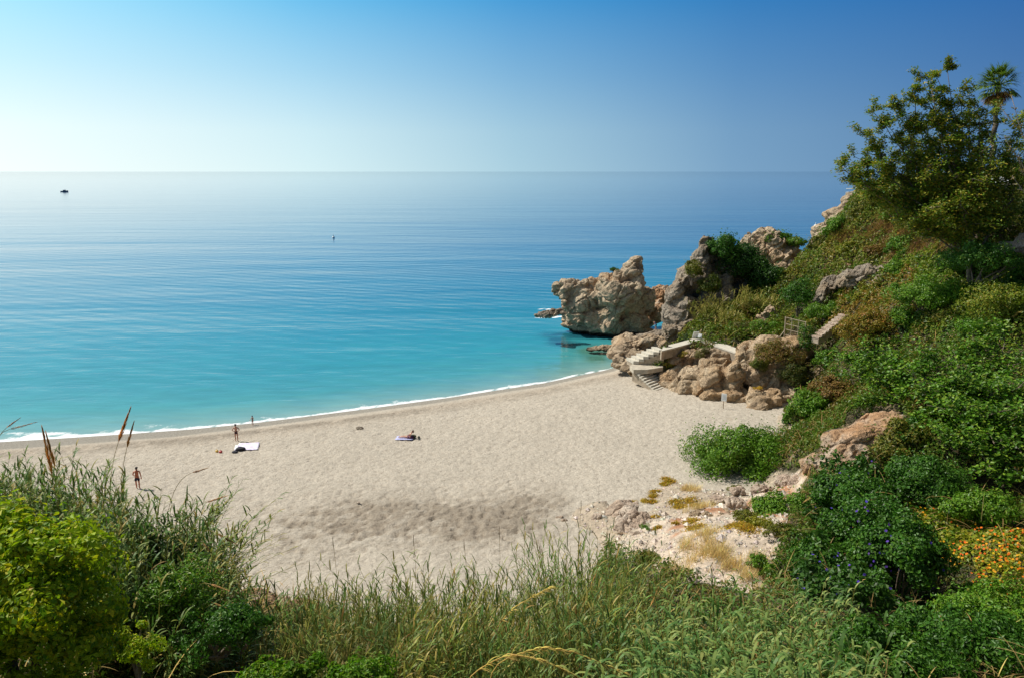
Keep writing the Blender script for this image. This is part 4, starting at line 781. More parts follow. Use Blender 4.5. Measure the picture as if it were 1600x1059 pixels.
# ------------------------------------------------------------------ canes and reeds
def cane_clump(label, group, px, Y, top, n, spread, lean, leafL, leafW, cols, dens=17, plume=0, hmin=1.5, hmax=5.5, droop=.9, pcol=(.30, .20, .11), name='cane_clump', depth=.7, base_dx=0):
    a, b, c = ray(px, 0); x0 = a/ray(px, top)[1]*Y; 
    x0 = float(ray(px, top)[0]/ray(px, top)[1]*Y)+base_dx; topz = float(P(px, top, Y)[2]); g = float(ground(x0, Y)); o = empty(name, (x0, Y, g), label, 'canes', group)
    H = np.clip(topz-g, hmin, hmax); st = MB(); lf = MB(); pm = MB()
    for i in range(n):
        bx = x0+rng.normal()*spread; by = Y+rng.normal()*spread*depth; bz_ = float(surf(bx, by)); h = H*rng.uniform(.5, 1.05)+(g-bz_)*.6; h = max(h, .8)
        ln = np.array(lean)+rng.normal(size=2)*.13; az0 = rng.uniform(0, PI)
        t = np.linspace(0, 1, 10)
        for _try in range(9):
            pth = np.stack([bx+ln[0]*h*t**2, by+ln[1]*h*t**2, bz_-.1+h*t*(1-.25*(np.hypot(*ln))*t)], 1); qx, qy = proj(pth[:, 0], pth[:, 1], pth[:, 2]+.15)
            if not (((qx > 196) & (qx < 236) & (qy > 715) & (qy < 764)).any()): break
            h *= .9
        st.tube(pth, np.linspace(.013, .005, 10), 4, col=(.20, .19, .07))
        m = dens; ti = np.linspace(.16, .98, m)+rng.normal(size=m)*.01; ti = np.clip(ti, .1, 1)
        p = np.stack([np.interp(ti, t, pth[:, k]) for k in range(3)], 1); az = az0+PI*(np.arange(m) % 2)+rng.normal(size=m)*.5
        el = R(45)+rng.normal(size=m)*.22+ti*.3; d = np.stack([np.cos(az)*np.cos(el), np.sin(az)*np.cos(el), np.sin(el)], 1)+np.array([ln[0], ln[1], 0])*.8
        c_ = np.array(cols)[rng.integers(0, len(cols), m)]*jcol(1, m, .2, .07); c_[ti < .3] = np.array((.26, .19, .09))*rng.uniform(.7, 1.2)
        ribbons(lf, p, d, leafL*rng.uniform(.7, 1.15, m)*(1-.35*np.abs(ti-.6)), leafW*rng.uniform(.8, 1.2, m), droop*rng.uniform(.7, 1.3, m), c_, 5)
        if plume and rng.random() < plume:
            e = pth[-1]; d0 = unit(pth[-1]-pth[-2]); k = 60; tt = rng.random(k); pl = rng.uniform(.42, .62)
            ribbons(pm, e+d0*(tt*pl)[:, None], unit(d0+rdir(k)*.16*(1.2-tt)[:, None]), .18*(1.1-tt*.6), .012, .15, jcol(pcol, k, .2, .06), 2)
            pm.tube(np.array([e-d0*.1, e+d0*pl]), .006, 4, col=np.array(pcol)*.7)
    tag(st.build('stems', M['reed'], o), kind='stuff'); tag(lf.build('leaves', M['reed'], o), kind='stuff')
    if pm.n: tag(pm.build('plumes', M['dry'], o), kind='stuff')
    return o
YG = [(.13, .18, .055), (.19, .21, .075), (.08, .135, .04), (.27, .24, .12), (.10, .16, .05)]; BG = [(.08, .17, .07), (.13, .22, .10), (.05, .12, .04), (.19, .26, .13)]
env_x = [400, 440, 480, 520, 560, 600, 640, 700, 760, 800, 850, 890, 930, 970, 1010, 1060, 1100, 1150, 1200, 1250, 1300, 1350, 1400]
env_y = [980, 940, 905, 905, 880, 880, 868, 872, 878, 870, 848, 820, 828, 838, 855, 872, 878, 892, 884, 900, 912, 938, 962]
ORD = 'first second third fourth fifth sixth seventh eighth ninth tenth eleventh twelfth thirteenth'.split(); ROW = ['rearmost', 'second', 'middle', 'fourth', 'frontmost']
LB1 = 'slender yellow-green reed clump in the reed belt along the foot of the picture'; GR1 = 'thin reed clumps in the near belt'
LB2 = 'arching broad-leaved cane clump in the dense belt at the bottom right of centre'; GR2 = 'broad-leaved cane clumps in the near belt'
for row, (Y, dn, k) in enumerate(((27.5, 0, 11), (24, 24, 12), (20.5, 52, 12), (17.5, 86, 11))):
    for ii, px in enumerate(np.linspace(455, 990, k)):
        LB1 = 'slender reed clump, %s from the left in the %s row of the near belt' % (ORD[ii], ROW[row+(row == 3)])
        px = px+rng.normal()*10; top = np.interp(px, env_x, env_y)+dn+rng.normal()*30
        cane_clump(LB1, GR1, px, Y+rng.normal()*.6, top, 40, .66, (rng.normal()*.2, .05+rng.normal()*.1), .50, rng.uniform(.026, .044), [tuple(np.array(c_)*k_) for k_ in (rng.uniform(.6, 1.35),) for c_ in (YG if rng.random() < .6 else BG)], 21, .03, 1.0, 6.5, .55, name='reed_clump')
for row, (Y, dn, k) in enumerate(((23.5, 0, 8), (20, 20, 9), (17, 44, 9), (14.5, 76, 9), (12.5, 112, 8))):
    for ii, px in enumerate(np.linspace(975, 1330+dn*.4, k)):
        LB2 = 'arching broad-leaved cane clump, %s from the left in the %s row at the bottom right' % (ORD[ii], ROW[row])
        px = px+rng.normal()*9; top = np.interp(px, env_x, env_y)+dn+rng.normal()*7
        cane_clump(LB2, GR2, px, Y+rng.normal()*.5, top, 11, .5, (rng.normal()*.08, rng.normal()*.05), .66, .056, BG, 15, 0, 1.0, 4.5, 1.7)
cane_clump('tallest reed clump of the near belt, standing up against the pale eroded bank', None, 893, 27, 828, 14, .45, (.02, 0), .38, .022, [(.20, .22, .07), (.14, .18, .05)], 20, .06, 2, 6, .5, name='reed_clump')
cane_clump('dark reed clump leaning left out over the sand beside the red earth bank', None, 500, 26.5, 905, 7, .3, (-.38, .05), .34, .022, [(.10, .13, .05), (.16, .17, .07)], 20, 0, 2, 4.2, .45, name='reed_clump')
cane_clump('fresh green clump of young reeds at the right end of the eroded bank overhang', None, 962, 30, 842, 9, .35, (0, 0), .32, .022, [(.14, .22, .05), (.2, .25, .07)], 18, 0, 1.2, 5, .5, name='reed_clump')
# thin bare reed stalks with a dark plume standing up in front of the sand
for lb, px, top in (('lone dark reed spike left of centre in front of the sand', 520, 842), ('lone dark reed spike in the centre in front of the sand', 646, 838), ('lone reed spike leaning left, right of centre', 725, 845), ('lone reed spike in front of the rough grey sand', 780, 825), ('pale lone reed spike beside the eroded bank edge', 908, 785)):
    e = P(px, top, 27); g = float(ground(e[0], 27)); b = np.array([e[0]+rng.normal()*.1, 27, g]); o = empty('reed_spike', b, lb, 'reed'); m1 = MB(); m1.tube(limb(b, e, 0, 6, .02), .006, 4, col=(.2, .17, .08)); m1.build('stem', M['dry'], o)
    m2 = MB(); k = 46; tt = rng.random(k); ribbons(m2, e+np.array([0, 0, -1.])*(tt*.40)[:, None]+[0, 0, .0], np.array([0, 0, 1.])+rdir(k)*.13, .14, .012, .1, jcol((.12, .09, .06), k), 2); m2.build('plume', M['dry'], o)
# left thicket
lenv_x = [-40, 0, 60, 110, 160, 185, 198, 214, 236, 252, 290, 320, 350]; lenv_y = [705, 712, 712, 705, 705, 690, 790, 812, 805, 765, 760, 785, 810]
LB3 = 'tall cane clump in the thicket at the left of the beach'; GR3 = 'cane clumps of the left thicket'
for row, (Y, dn, k, x0, x1) in enumerate(((23, 0, 9, -30, 300), (21.5, 26, 9, -40, 310), (20, 60, 9, -40, 300), (18.5, 100, 8, 60, 310), (17, 150, 7, 110, 300))):
    for ii, px in enumerate(np.linspace(x0, x1, k)):
        LB3 = 'tall cane clump, %s from the left in the %s row of the left thicket' % (ORD[ii], ROW[row])
        px = px+rng.normal()*9; top = np.interp(px, lenv_x, lenv_y)+dn+rng.normal()*8; ln = np.interp(px, [-40, 150, 205, 225, 300], [-.05, -.02, -.05, .16, .24])
        cane_clump(LB3, GR3, px, Y+rng.normal()*.4, top, 44, .55, (ln+rng.normal()*.08, rng.normal()*.06), .48, .049, YG+BG+[(.07, .14, .05)], 27, .0, 1.5, 6.5, .8, base_dx=-ln*2.2)
cane_clump('cane clump bending far right over the sand at the edge of the left thicket', None, 290, 19.5, 790, 14, .35, (.62, .05), .42, .026, YG, 22, 0, 2, 5, .7, base_dx=-.5)
cane_clump('sunlit cane bending right toward the shirtless man at the thicket edge', None, 262, 20.5, 745, 8, .25, (.75, .1), .40, .024, [(.25, .26, .09), (.2, .22, .07)], 24, 0, 2, 5, .6, base_dx=-.5)
cane_clump('dark drooping cane clump low on the right side of the left thicket', None, 280, 18.5, 850, 12, .4, (.5, 0), .40, .026, [(.08, .12, .04), (.12, .15, .05)], 20, 0, 1.5, 4, 1.0, base_dx=-.3)
pl = [('feathery brown plume on its stalk, highest above the left thicket', 185, 690, 204, 636), ('short brown plume right of the highest one', 198, 700, 209, 659), ('thick brown plume standing up against the surf', 86, 730, 72, 676), ('tall brown plume in the left thicket', 82, 745, 66, 668),
      ('thin plume leaning right at the far left over the sea', 10, 668, 32, 652), ('plume leaning right over the white surf at the left edge', 15, 670, 56, 659), ('plume pointing right beside the shirtless man', 300, 738, 326, 730), ('plume pointing right above the sand, halfway down the thicket', 322, 784, 354, 774),
      ('plume pointing down right over the sand', 338, 832, 370, 850), ('lower plume pointing steeply down over the sand', 318, 848, 335, 868), ('dark plume by the leafy shrub, above the red bank', 330, 912, 358, 922), ('lowest dark plume pointing at the red bank', 330, 940, 356, 950)]
for lb, x0, y0, x1, y1 in pl:
    Y = 19.5 if y1 < 900 else 16.5; a_ = P(x0, y0, Y+.3); e = P(x1, y1, Y); d0 = unit(e-a_); L = np.linalg.norm(e-a_)
    r0_ = a_-d0*[1, 1, .3]*1.4; r0_[2] = min(r0_[2], a_[2])-1.6
    o = empty('plume_stalk', (r0_[0], r0_[1], r0_[2]), lb, 'reed plume'); m1 = MB(); tq = np.linspace(0, 1, 8)[:, None]; m1.tube((1-tq)**2*r0_+2*tq*(1-tq)*(a_-d0*.9)+tq*tq*a_, .007, 4, col=(.22, .19, .08)); m1.build('stem', M['reed'], o)
    m2 = MB(); k = 150; tt = rng.random(k); ribbons(m2, a_+d0*(tt*L*.85)[:, None], d0+rdir(k)*.22*(1.15-tt)[:, None], L*.24, .018, .1, jcol((.42, .24, .11) if y1 < 800 else (.20, .14, .09), k, .25, .08), 2); m2.build('plume', M['dry'], o)
# feathery reeds behind the promenade
for i, (lb, px, top, Y, ln) in enumerate([('pale feathery reed clump right of the grey crag', 1130, 455, 95, (-.15, 0)), ('pale feathery reed clump in the middle of the scrub behind the promenade', 1160, 445, 95, (.05, 0)), ('pale feathery reed clump leaning right behind the promenade', 1190, 452, 94, (.15, 0)), ('low greyish reed clump directly behind the promenade', 1140, 480, 91, (-.1, 0)), ('reed clump with pale stalks leaning left over the crag face', 1112, 462, 94, (-.45, 0))]):
    cane_clump(lb, None, px, Y, top, 34, .9, ln, .75, .06, [(.26, .27, .12), (.32, .30, .15), (.18, .21, .08)], 16, 0, 3, 7, .6, name='reed_clump')

# dead twigs tangled over the slopes (uncountable)
m = (rng.random(len(cx)) < .012) & (dist > 15) & ~np.isin(kind, ['bank', 'bare']); n = m.sum(); q = np.stack([cx[m], cy[m], zg[m]+rng.uniform(.2, 1.5, n)], 1); mb = MB()
ribbons(mb, q, rdir(n)+[0, 0, .35], rng.uniform(.5, 1.6, n), .014+.0004*dist[m], .5, jcol((.24, .19, .13), n, .3, .05), 4); tag(mb.build('dead_twigs', M['dry']), 'pale dead twigs poking out of the plants all over the slopes', 'twigs', kind='stuff')
# dry grass, succulents on the bank
def tuft(name, label, cat, px, py, r, n, L, col, Wd=.012, droop=.5, group=None, up=1.0):
    h_ = hit(px, py, 20); o = empty(name, h_, label, cat, group); n = int(n*.6); k_ = rng.normal(size=(9, 2))*r*.9; i_ = rng.integers(0, 9, n); x = h_[0]+k_[i_, 0]+rng.normal(size=n)*r*.28; y = h_[1]+k_[i_, 1]+rng.normal(size=n)*r*.28; mb = MB()
    ribbons(mb, np.stack([x, y, surf(x, y)-.02], 1), unit(rdir(n)*.55+[0, 0, up]), L*rng.uniform(.5, 1.2, n), Wd, droop, jcol(col, n, .22, .07), 4); mb.build('blades', M['dry'], o); return o
for lb, px, py, r, n in (('wide golden dry grass tuft in the middle of the eroded bank', 1120, 862, .9, 2600), ('golden dry grass tuft right of the middle one on the bank', 1150, 880, .8, 2000), ('golden dry grass tuft below the streaked boulder', 1095, 838, .6, 1300), ('reddish dry grass tuft at the lower end of the bank', 1050, 905, .6, 1300),
                         ('dry grass fringe below the round bush', 1075, 768, .5, 900), ('dry grass beside the streaked boulder', 1095, 795, .5, 900), ('orange dry grass on the rock slab', 1335, 712, .5, 700), ('dry grass strip at the foot of the rock slab', 1275, 722, .5, 700), ('dry weeds standing in the red earth hollow', 415, 965, .6, 900), ('dry grass at the bottom edge beside the lime bushes', 240, 1040, .5, 700),
                         ('bare pale twigs left of the thicket base', 175, 880, .7, 500), ('tan dry grass right of the thorny shrub', 1175, 905, .6, 1200), ('brown dry weeds at the bottom edge left of centre', 345, 1030, .5, 500)):
    tuft('dry_grass_tuft', lb, 'dry grass', px, py, r, n, .62, (.40, .35, .24) if px < 1200 else (.34, .23, .11))
for i, (px, py, r) in enumerate([(1046, 752, .45), (1023, 768, .35), (1020, 775, .3), (1008, 783, .3), (1019, 784, .3), (990, 786, .25), (1055, 785, .45), (1064, 792, .5), (1078, 783, .5), (1085, 790, .4), (1038, 757, .35), (1024, 808, .3), (1026, 825, .25), (1055, 818, .2), (1040, 748, .3), (1085, 826, .5), (1150, 820, .7), (1080, 815, .45), (1165, 825, .6)]):
    h_ = hit(px, py, 20); o = empty('yellow_succulent', h_, 'low yellow-orange succulent cushion on the pale eroded bank', 'succulent', 'yellow succulent cushions on the bank'); n = int(1500*r); p = h_+np.stack([rng.normal(size=n)*r*.5, rng.normal(size=n)*r*.5, np.abs(rng.normal(size=n))*.07], 1); p[:, 2] += surf(p[:, 0], p[:, 1])-h_[2]
    mb = MB(); leaves(mb, p, np.array([0, 0, 1.])+rdir(n)*.8, .11, .06, jcol((.27, .20, .03), n, .25, .12)); mb.build('leaves', M['leaf'], o)
for lb, px, py, rx, cc_ in (('low green shrub below the square tan boulder', 1195, 795, .9, 'bright'), ('low olive shrub right of the streaked boulder', 1160, 812, .7, 'olive'), ('small yellowish shrub above the red soil of the bank', 1185, 822, .6, 'lime'), ('green shrub at the lower right end of the bank', 1190, 895, .9, 'bright'), ('low brownish shrub left of the square tan boulder', 1150, 770, .6, 'olive'), ('grey-green shrub between bank and cane belt', 1010, 880, .8, 'olive'), ('olive shrub on the right edge of the red soil', 1215, 840, .8, 'olive')):
    h_ = hit(px, py, 20); q_ = proj(h_[0], h_[1], h_[2]+rx*.3); bush('bush', lb, 'shrub', float(q_[0]), float(q_[1]), float(h_[1]), rx, rx*.9, rx*.5, int(3000*rx), .12, G[cc_] if cc_ != 'lime' else [(.2, .22, .03), (.15, .17, .03)], ncl=22, s=.34, bare=14)
for lb, pts_, Y in (('pale dry cane arching low over the bottom edge at the centre', [(720, 1062), (790, 1020), (850, 1030), (905, 1058)], 11.5), ('long yellow cane bent right above the bottom centre', [(760, 1040), (840, 1010), (900, 1018), (975, 1050)], 12.5), ('leaning dry cane with a tan plume in the middle of the near belt', [(770, 985), (800, 950), (835, 930), (858, 918)], 18)):
    w_ = np.array([P(a, b, Y) for a, b in pts_]); g_ = w_[0].copy(); g_[2] = float(ground(g_[0], Y)); o = empty('bent_cane', g_, lb, 'cane'); w_ = np.concatenate([[g_], w_]); t_ = np.linspace(0, 1, 24); pp = np.stack([np.interp(t_, np.linspace(0, 1, 5), w_[:, k]) for k in range(3)], 1)
    for _ in range(3): pp[1:-1] = (pp[:-2]+pp[1:-1]*2+pp[2:])/4
    m1 = MB(); m1.tube(pp, np.linspace(.014, .006, 24), 5, col=(.40, .32, .16)); m1.build('stem', M['dry'], o); m2 = MB(); k = 90; i_ = rng.integers(8, 24, k); ribbons(m2, pp[i_], unit(np.gradient(pp, axis=0)[i_])+rdir(k)*.4, .30*rng.uniform(.5, 1.1, k), .02, .9, jcol((.36, .32, .15), k, .2, .07), 4); m2.build('leaves', M['dry'], o)
bush('green_cushion', 'single round green cushion plant on the white pebbly bank', 'cushion plant', 1007, 824, 41, .3, .3, .2, 900, .06, G['bright'], ncl=12, stems=0)
# loose stones on the bank (too many to count)
n = 2600; x = rng.uniform(4, 20, n*6); y = rng.uniform(30, 54, n*6); z = ground(x, y); px, py = proj(x, y, z); k = inpoly(px, py, BANK) & (z > beach_z(x, y)); k[n*5:] &= True; x, y, z = x[k][:n], y[k][:n], z[k][:n]
mb = MB(); oc = np.array([[1, 0, 0], [-1, 0, 0], [0, 1, 0], [0, -1, 0], [0, 0, 1], [0, 0, -1]], float); of = np.array([[0, 2, 4], [2, 1, 4], [1, 3, 4], [3, 0, 4], [2, 0, 5], [1, 2, 5], [3, 1, 5], [0, 3, 5]])
s_ = np.exp(rng.normal(size=len(x))*.6)*.06; vv = (oc[None]*rng.uniform(.6, 1.3, (len(x), 6, 1)))*s_[:, None, None]*[1, 1, .7]; vv = vv+np.stack([x, y, z+s_*.2], 1)[:, None]
mb.add(vv.reshape(-1, 3), None, (of[None]+(np.arange(len(x))*6)[:, None, None]).reshape(-1, 3), np.repeat(jcol((.62, .54, .45), len(x), .18, .04), 6, 0)); tag(mb.build('loose_stones', M['soil']), 'loose pale stones and pebbles strewn over the eroded bank', 'stones', kind='stuff')
#OBJ
# ------------------------------------------------------------------ steps, promenade, lattice, sign, railing
M['wall_stone'] = plain('rough_wall_stone', (.36, .29, .21), .95, 1.6, .35, .015); M['conc3'] = plain('sandy_concrete', (.46, .40, .31), .9, 2, .2, .01)
def V2(a): return np.array([a[0], a[1]])
ZP = 5.2
o = empty('promenade', PZ(1060, 540, ZP), 'pale concrete promenade ledge with a rendered retaining wall above the rock face', 'promenade')
front = [PZ(a, b, ZP) for a, b in ((1034, 548), (1062, 541), (1090, 533), (1104, 536), (1130, 544), (1156, 553))]
back = [PZ(a, b, ZP) for a, b in ((1160, 547), (1130, 536), (1102, 530), (1086, 528), (1060, 535), (1036, 541))]
m1 = MB()
for i in range(5):
    f0, f1_, b0, b1 = front[i], front[i+1], back[5-i], back[4-i]
    m1.prism([f0[:2], f1_[:2], b1[:2], b0[:2]], ZP-.16, ZP)
m1.build('pavement', M['conc'], o)
m2 = MB()
for i in range(5):
    f0, f1_ = front[i]+[0, .12, 0], front[i+1]+[0, .12, 0]; m2.prism([f0[:2], f1_[:2], (f1_+[0, .5, 0])[:2], (f0+[0, .5, 0])[:2]], ZP-1.1, ZP-.165)
m2.build('retaining_wall', M['wall_stone'], o)
def flight(name, label, p0, p1, n, wdir, width, mat, thick=.14, skirt=None):
    """n treads from p0 (low) to p1 (high); wdir points along the tread"""
    p0, p1 = np.array(p0), np.array(p1); o = empty(name, p0, label, 'steps'); run = (p1-p0)/n; hd = unit(run[:2]); L = np.linalg.norm(run[:2]); wd = unit(np.array(wdir[:2], float))
    for k in range(n):
        c = p0+run*(k+.5); c[2] = p0[2]+run[2]*(k+1); w_ = width*(1+rng.normal()*.03)
        a = c[:2]-hd*L*.56; b_ = c[:2]+hd*L*.50; pol = [a, b_, b_+wd*w_, a+wd*w_]; mb = MB(); mb.prism(pol, c[2]-thick, c[2]+rng.normal()*.01); mb.build('tread', mat, o)
    if skirt is not None:
        a = p0[:2]; b_ = p1[:2]; mb = MB(); off_ = wd*.03; mb.prism([a+off_, b_+off_, b_+wd*(width-.06), a+wd*(width-.06)], [p0[2]-skirt, p1[2]-skirt-1, p1[2]-skirt-1, p0[2]-skirt], [p0[2]-thick*.3, p1[2]-thick-.03, p1[2]-thick-.03, p0[2]-thick*.3]); mb.build('stair_base', M['wall_stone'], o)
    return o
lo = PZ(979, 562, 3.3); hi = PZ(1026, 541.5, 5.05); wv_ = PZ(990, 567.5, 3.3)-lo
flight('upper_steps', 'upper flight of wide pale concrete steps climbing right to the promenade', lo, hi, 6, wv_, np.linalg.norm(wv_), M['conc'], .34, .5)
lo2 = PZ(1024, 612, 1.25); hi2 = PZ(988, 577, 3.05); wv_ = PZ(1045, 604, 1.25)-lo2
flight('lower_steps', 'lower flight of narrow concrete steps going down right to the sand', lo2, hi2, 10, wv_, np.linalg.norm(wv_), M['conc'], .20, .3)
mb = MB(); pa = [PZ(a, b, 3.2) for a, b in ((984, 571), (990, 577), (1012, 577), (1036, 573), (1030, 563), (1008, 562), (990, 567))]; mb.prism([p[:2] for p in pa], 2.7, 3.2); o = mb.build('stair_landing', M['conc3'], None); tag(o, 'flat concrete landing between the two flights of steps', 'landing')
so_ = flight('slope_steps', 'rough pale stone steps climbing the overgrown slope beside the lattice', P(1268, 527, 76), P(1314, 490, 78), 9, (.35, -1), 1.1, M['rock_pale'], .2, .5)
# lattice gate
def lattice():
    c = P(1240, 535, 78); o = empty('wooden_lattice', c, 'tall pale wooden lattice panel standing behind the dark outcrop', 'lattice'); ux = unit(P(1255, 0, 77.2)[:2]-P(1224, 0, 78.4)[:2]); Wt, Ht = 2.15, 2.7
    def q(a, b): return np.array([c[0]+ux[0]*(a-Wt/2), c[1]+ux[1]*(a-Wt/2), c[2]+b-.03*a*4])
    for a in (0, Wt): mb = MB(); mb.tube([q(a, -.4), q(a, Ht)], .06, 4); mb.build('post', M['wood'], o)
    for b in (.15, .75, 1.35, 1.95, Ht-.06): mb = MB(); mb.tube([q(0, b), q(Wt, b)], .035, 4); mb.build('rail', M['wood'], o)
    for a in (.7, 1.42): mb = MB(); mb.tube([q(a, .1), q(a, Ht)], .035, 4); mb.build('batten', M['wood'], o)
    mb = MB(); mb.tube([q(0, 1.2), q(-.9, -.2)+[0, -.3, 0]], .04, 4); mb.build('brace', M['wood'], o)
    mb = MB(); s = MB()
    for k in range(24): a = k*Wt/24; s.tube([q(a, .15)+[0, .07, 0], q(a, Ht-.1)+[0, .07, 0]], .012, 3)
    s.build('reed_screen', M['wood'], o)
lattice()
# bench-like white board on the promenade
b_ = PZ(1087, 529, ZP); o = empty('white_barrier', b_, 'small white A-shaped board at the bend of the promenade', 'board')
mb = MB(); mb.box(b_+[0, .1, .45], .75, .05, .85, .3, tilt=.35); mb.build('panel', M['white'], o); mb = MB(); mb.box(b_+[.45, .35, .3], .9, .05, .5, -.9); mb.build('side_panel', M['white'], o)
# sign
s0 = pb(1130, 638); s0[2] = surf(s0[0], s0[1]); top = P(1130, 614, s0[1]); ht = top[2]-s0[2]
o = empty('notice_sign', s0, 'small white notice board on a brown post in front of the rock face', 'sign')
mb = MB(); mb.tube([s0-[0, 0, .3], s0+[0, 0, ht*.6]], .035, 6); mb.build('post', plain('brown_post', (.24, .14, .07), .8), o)
mb = MB(); mb.box(s0+[0, -.05, ht-.40], .52, .03, .78, -.55); bd = mb.build('board', M['white'], o)
bd2 = MB()
for k in range(5): bd2.box(s0+[-.012, -.069, ht-.18-k*.1], .34, .006, .03, -.55)
bd2.build('faint_print', plain('print', (.52, .53, .56), .6), o)
# railing on the headland
r0_, r1_ = P(1321, 305, 106), P(1390, 303, 104); o = empty('railing', r0_, 'white two-rail railing at the tip of the headland', 'railing')
for k in range(5):
    p = r0_+(r1_-r0_)*k/4; mb = MB(); mb.tube([p-[0, 0, .4], p+[0, 0, .95]], .04, 6) if k else mb.tube([p-[0, 0, .4], p+[0, 0, .3]], .03, 6); mb.build('post', M['white'], o)
for h_ in (.35, .85): mb = MB(); mb.tube([r0_+[0, 0, h_], r1_+[0, 0, h_]], .06, 5); mb.build('rail', M['white'], o)
# terrace: wall, parasols, loungers seen through the tree
g = P(1565, 292, 78); o = empty('terrace_wall', g, 'pale stone terrace wall under the palm trunks at the right edge', 'wall'); mb = MB(); mb.prism([P(1535, 0, 77)[:2], P(1640, 0, 77)[:2], P(1640, 0, 79)[:2], P(1535, 0, 79)[:2]], g[2]-1.5, g[2]+.25); mb.build('wall', M['conc2'], o)
mblue = plain('blue_canvas', (.12, .35, .50), .8); mwhite = plain('white_canvas', (.75, .77, .78), .8)
def parasol(label, px, py, Y, r, mat):
    c = P(px, py, Y); b_ = c-[0, 0, 2.3]; o = empty('parasol', b_, label, 'parasol'); mb = MB(); mb.tube([b_, c], .03, 6); mb.build('pole', M['white'], o); mb = MB(); n_ = 8; an = np.arange(n_)/n_*2*PI
    rim = np.stack([c[0]+np.cos(an)*r, c[1]+np.sin(an)*r, np.full(n_, c[2]-.35)], 1); rim2 = rim+[0, 0, -.18]; v = np.concatenate([rim, rim2, [c+[0, 0, .15]]]); mb.add(v, [[i, (i+1) % n_, 8+(i+1) % n_, 8+i] for i in range(n_)], [[i, (i+1) % n_, 16] for i in range(n_)]); mb.build('canopy', mat, o)
parasol('white parasol half hidden behind the leaves on the terrace', 1563, 278, 80, 1.3, mwhite); parasol('teal blue parasol on the terrace beside the white one', 1574, 283, 81, 1.2, mblue); parasol('white parasol at the right edge of the terrace', 1606, 288, 82, 1.3, mwhite)
# a concrete hedge line and shrubs on the terrace
bush('hedge', 'round green hedge bush on the terrace behind the palm trunks', 'bush', 1595, 268, 86, 2.2, 1.5, 1.1, 4500, .2, G['bright'], ncl=20); bush('hedge', 'yellow-green hedge bush left of the palm trunks', 'bush', 1518, 285, 84, 1.5, 1.2, .9, 3000, .2, G['olive'], ncl=16)

# ------------------------------------------------------------------ sea things
bp_ = PZ(101, 300, 0); o = empty('motorboat', bp_, 'small dark blue motorboat far out on the sea at the upper left', 'boat'); sc_ = 11/11.
def boat(o, b, L):
    mb = MB(); xs_ = np.linspace(-.5, .5, 9); w_ = np.array([.30, .33, .34, .34, .33, .30, .24, .14, .01])*.55; top = np.array([.22, .22, .22, .23, .24, .26, .29, .33, .38])*.5
    ring = []
    for x, ww, tt in zip(xs_, w_, top): ring.append([[x, -ww, tt], [x, -ww*.7, -.03], [x, ww*.7, -.03], [x, ww, tt]])
    v = np.array(ring).reshape(-1, 3)*L+b; q = [];
    for i in range(8):
        for j in range(3): q.append([i*4+j, i*4+j+1, (i+1)*4+j+1, (i+1)*4+j])
        q.append([i*4+3, i*4, (i+1)*4, (i+1)*4+3])
    q.append([0, 3, 2, 1]); mb.add(v, q); mb.build('hull', plain('navy_hull', (.02, .05, .12), .4), o)
    mb = MB(); mb.box(b+[L*-.02, 0, L*.17], L*.3, L*.2, L*.13); mb.build('cabin', plain('dark_cabin', (.05, .09, .16), .4), o); mb = MB(); mb.box(b+[L*.08, 0, L*.25], L*.02, L*.18, L*.06, tilt=0); mb.build('windscreen', M['white'], o)
boat(o, bp_, 9.2)
def buoy(label, px, py, r):
    b_ = PZ(px, py, 0); o = empty('buoy', b_, label, 'buoy'); mb = MB(); th = np.linspace(0, PI, 9); mb.tube(np.stack([np.zeros(9)+b_[0], np.zeros(9)+b_[1], b_[2]+.3*r-np.cos(th)*r], 1), np.maximum(np.sin(th), .05)*r, 10); mb.build('float', M['white'], o, True)
    mb = MB(); mb.tube([b_+[0, 0, r], b_+[0, 0, r*2.6]], [r*.4, r*.12], 8); mb.build('topmark', M['white'], o)
buoy('small pale buoy floating in the middle of the open sea', 521, 372, .5); buoy('white buoy floating just left of the headland cliff', 1274, 354, .7)

# ------------------------------------------------------------------ towels and bags
def cloth(name, label, cat, corners, mat, amp=.03, n=14, lift=.03, extra=None):
    cs = [np.array(pb(*c)) for c in corners]; u = np.linspace(0, 1, n); U, Vv = np.meshgrid(u, u); U = U.ravel(); Vv = Vv.ravel()
    xy = (1-U)[:, None]*(1-Vv)[:, None]*cs[0]+U[:, None]*(1-Vv)[:, None]*cs[1]+U[:, None]*Vv[:, None]*cs[2]+(1-U)[:, None]*Vv[:, None]*cs[3]
    xy[:, 2] = beach_z(xy[:, 0], xy[:, 1])+lift+amp*fbm(xy*3, 3, 7)+amp; I = (np.arange(n-1)[:, None]*n+np.arange(n-1)).ravel(); q = np.stack([I, I+1, I+1+n, I+n], 1)
    bot = xy-[0, 0, .02]; nn_ = n*n; edge = [k for k in range(n-1)]; side = []
    for k in range(n-1): side += [[k, k+nn_, k+1+nn_, k+1], [(n-1)*n+k, (n-1)*n+k+1, (n-1)*n+k+1+nn_, (n-1)*n+k+nn_], [k*n, (k+1)*n, (k+1)*n+nn_, k*n+nn_], [k*n+n-1, k*n+n-1+nn_, (k+1)*n+n-1+nn_, (k+1)*n+n-1]]
    mb = MB(); mb.add(np.concatenate([xy, bot]), np.concatenate([q, q[:, ::-1]+nn_, side])); o = mb.build(name, mat, None, True); c = Vector(xy.mean(0)); o.data.transform(Matrix.Translation(-c)); o.location = c; return tag(o, label, cat)
mt, nt, b, out = newmat('violet_print_cloth'); v = objco(nt); nt.links.new(ramp(nt, noise(nt, 1.7, 2, v, .5), [(.45, (.80, .76, .80)), (.56, (.62, .52, .80)), (.62, (.80, .78, .80))]), b.inputs['Base Color']); b.inputs['Roughness'].default_value = .9
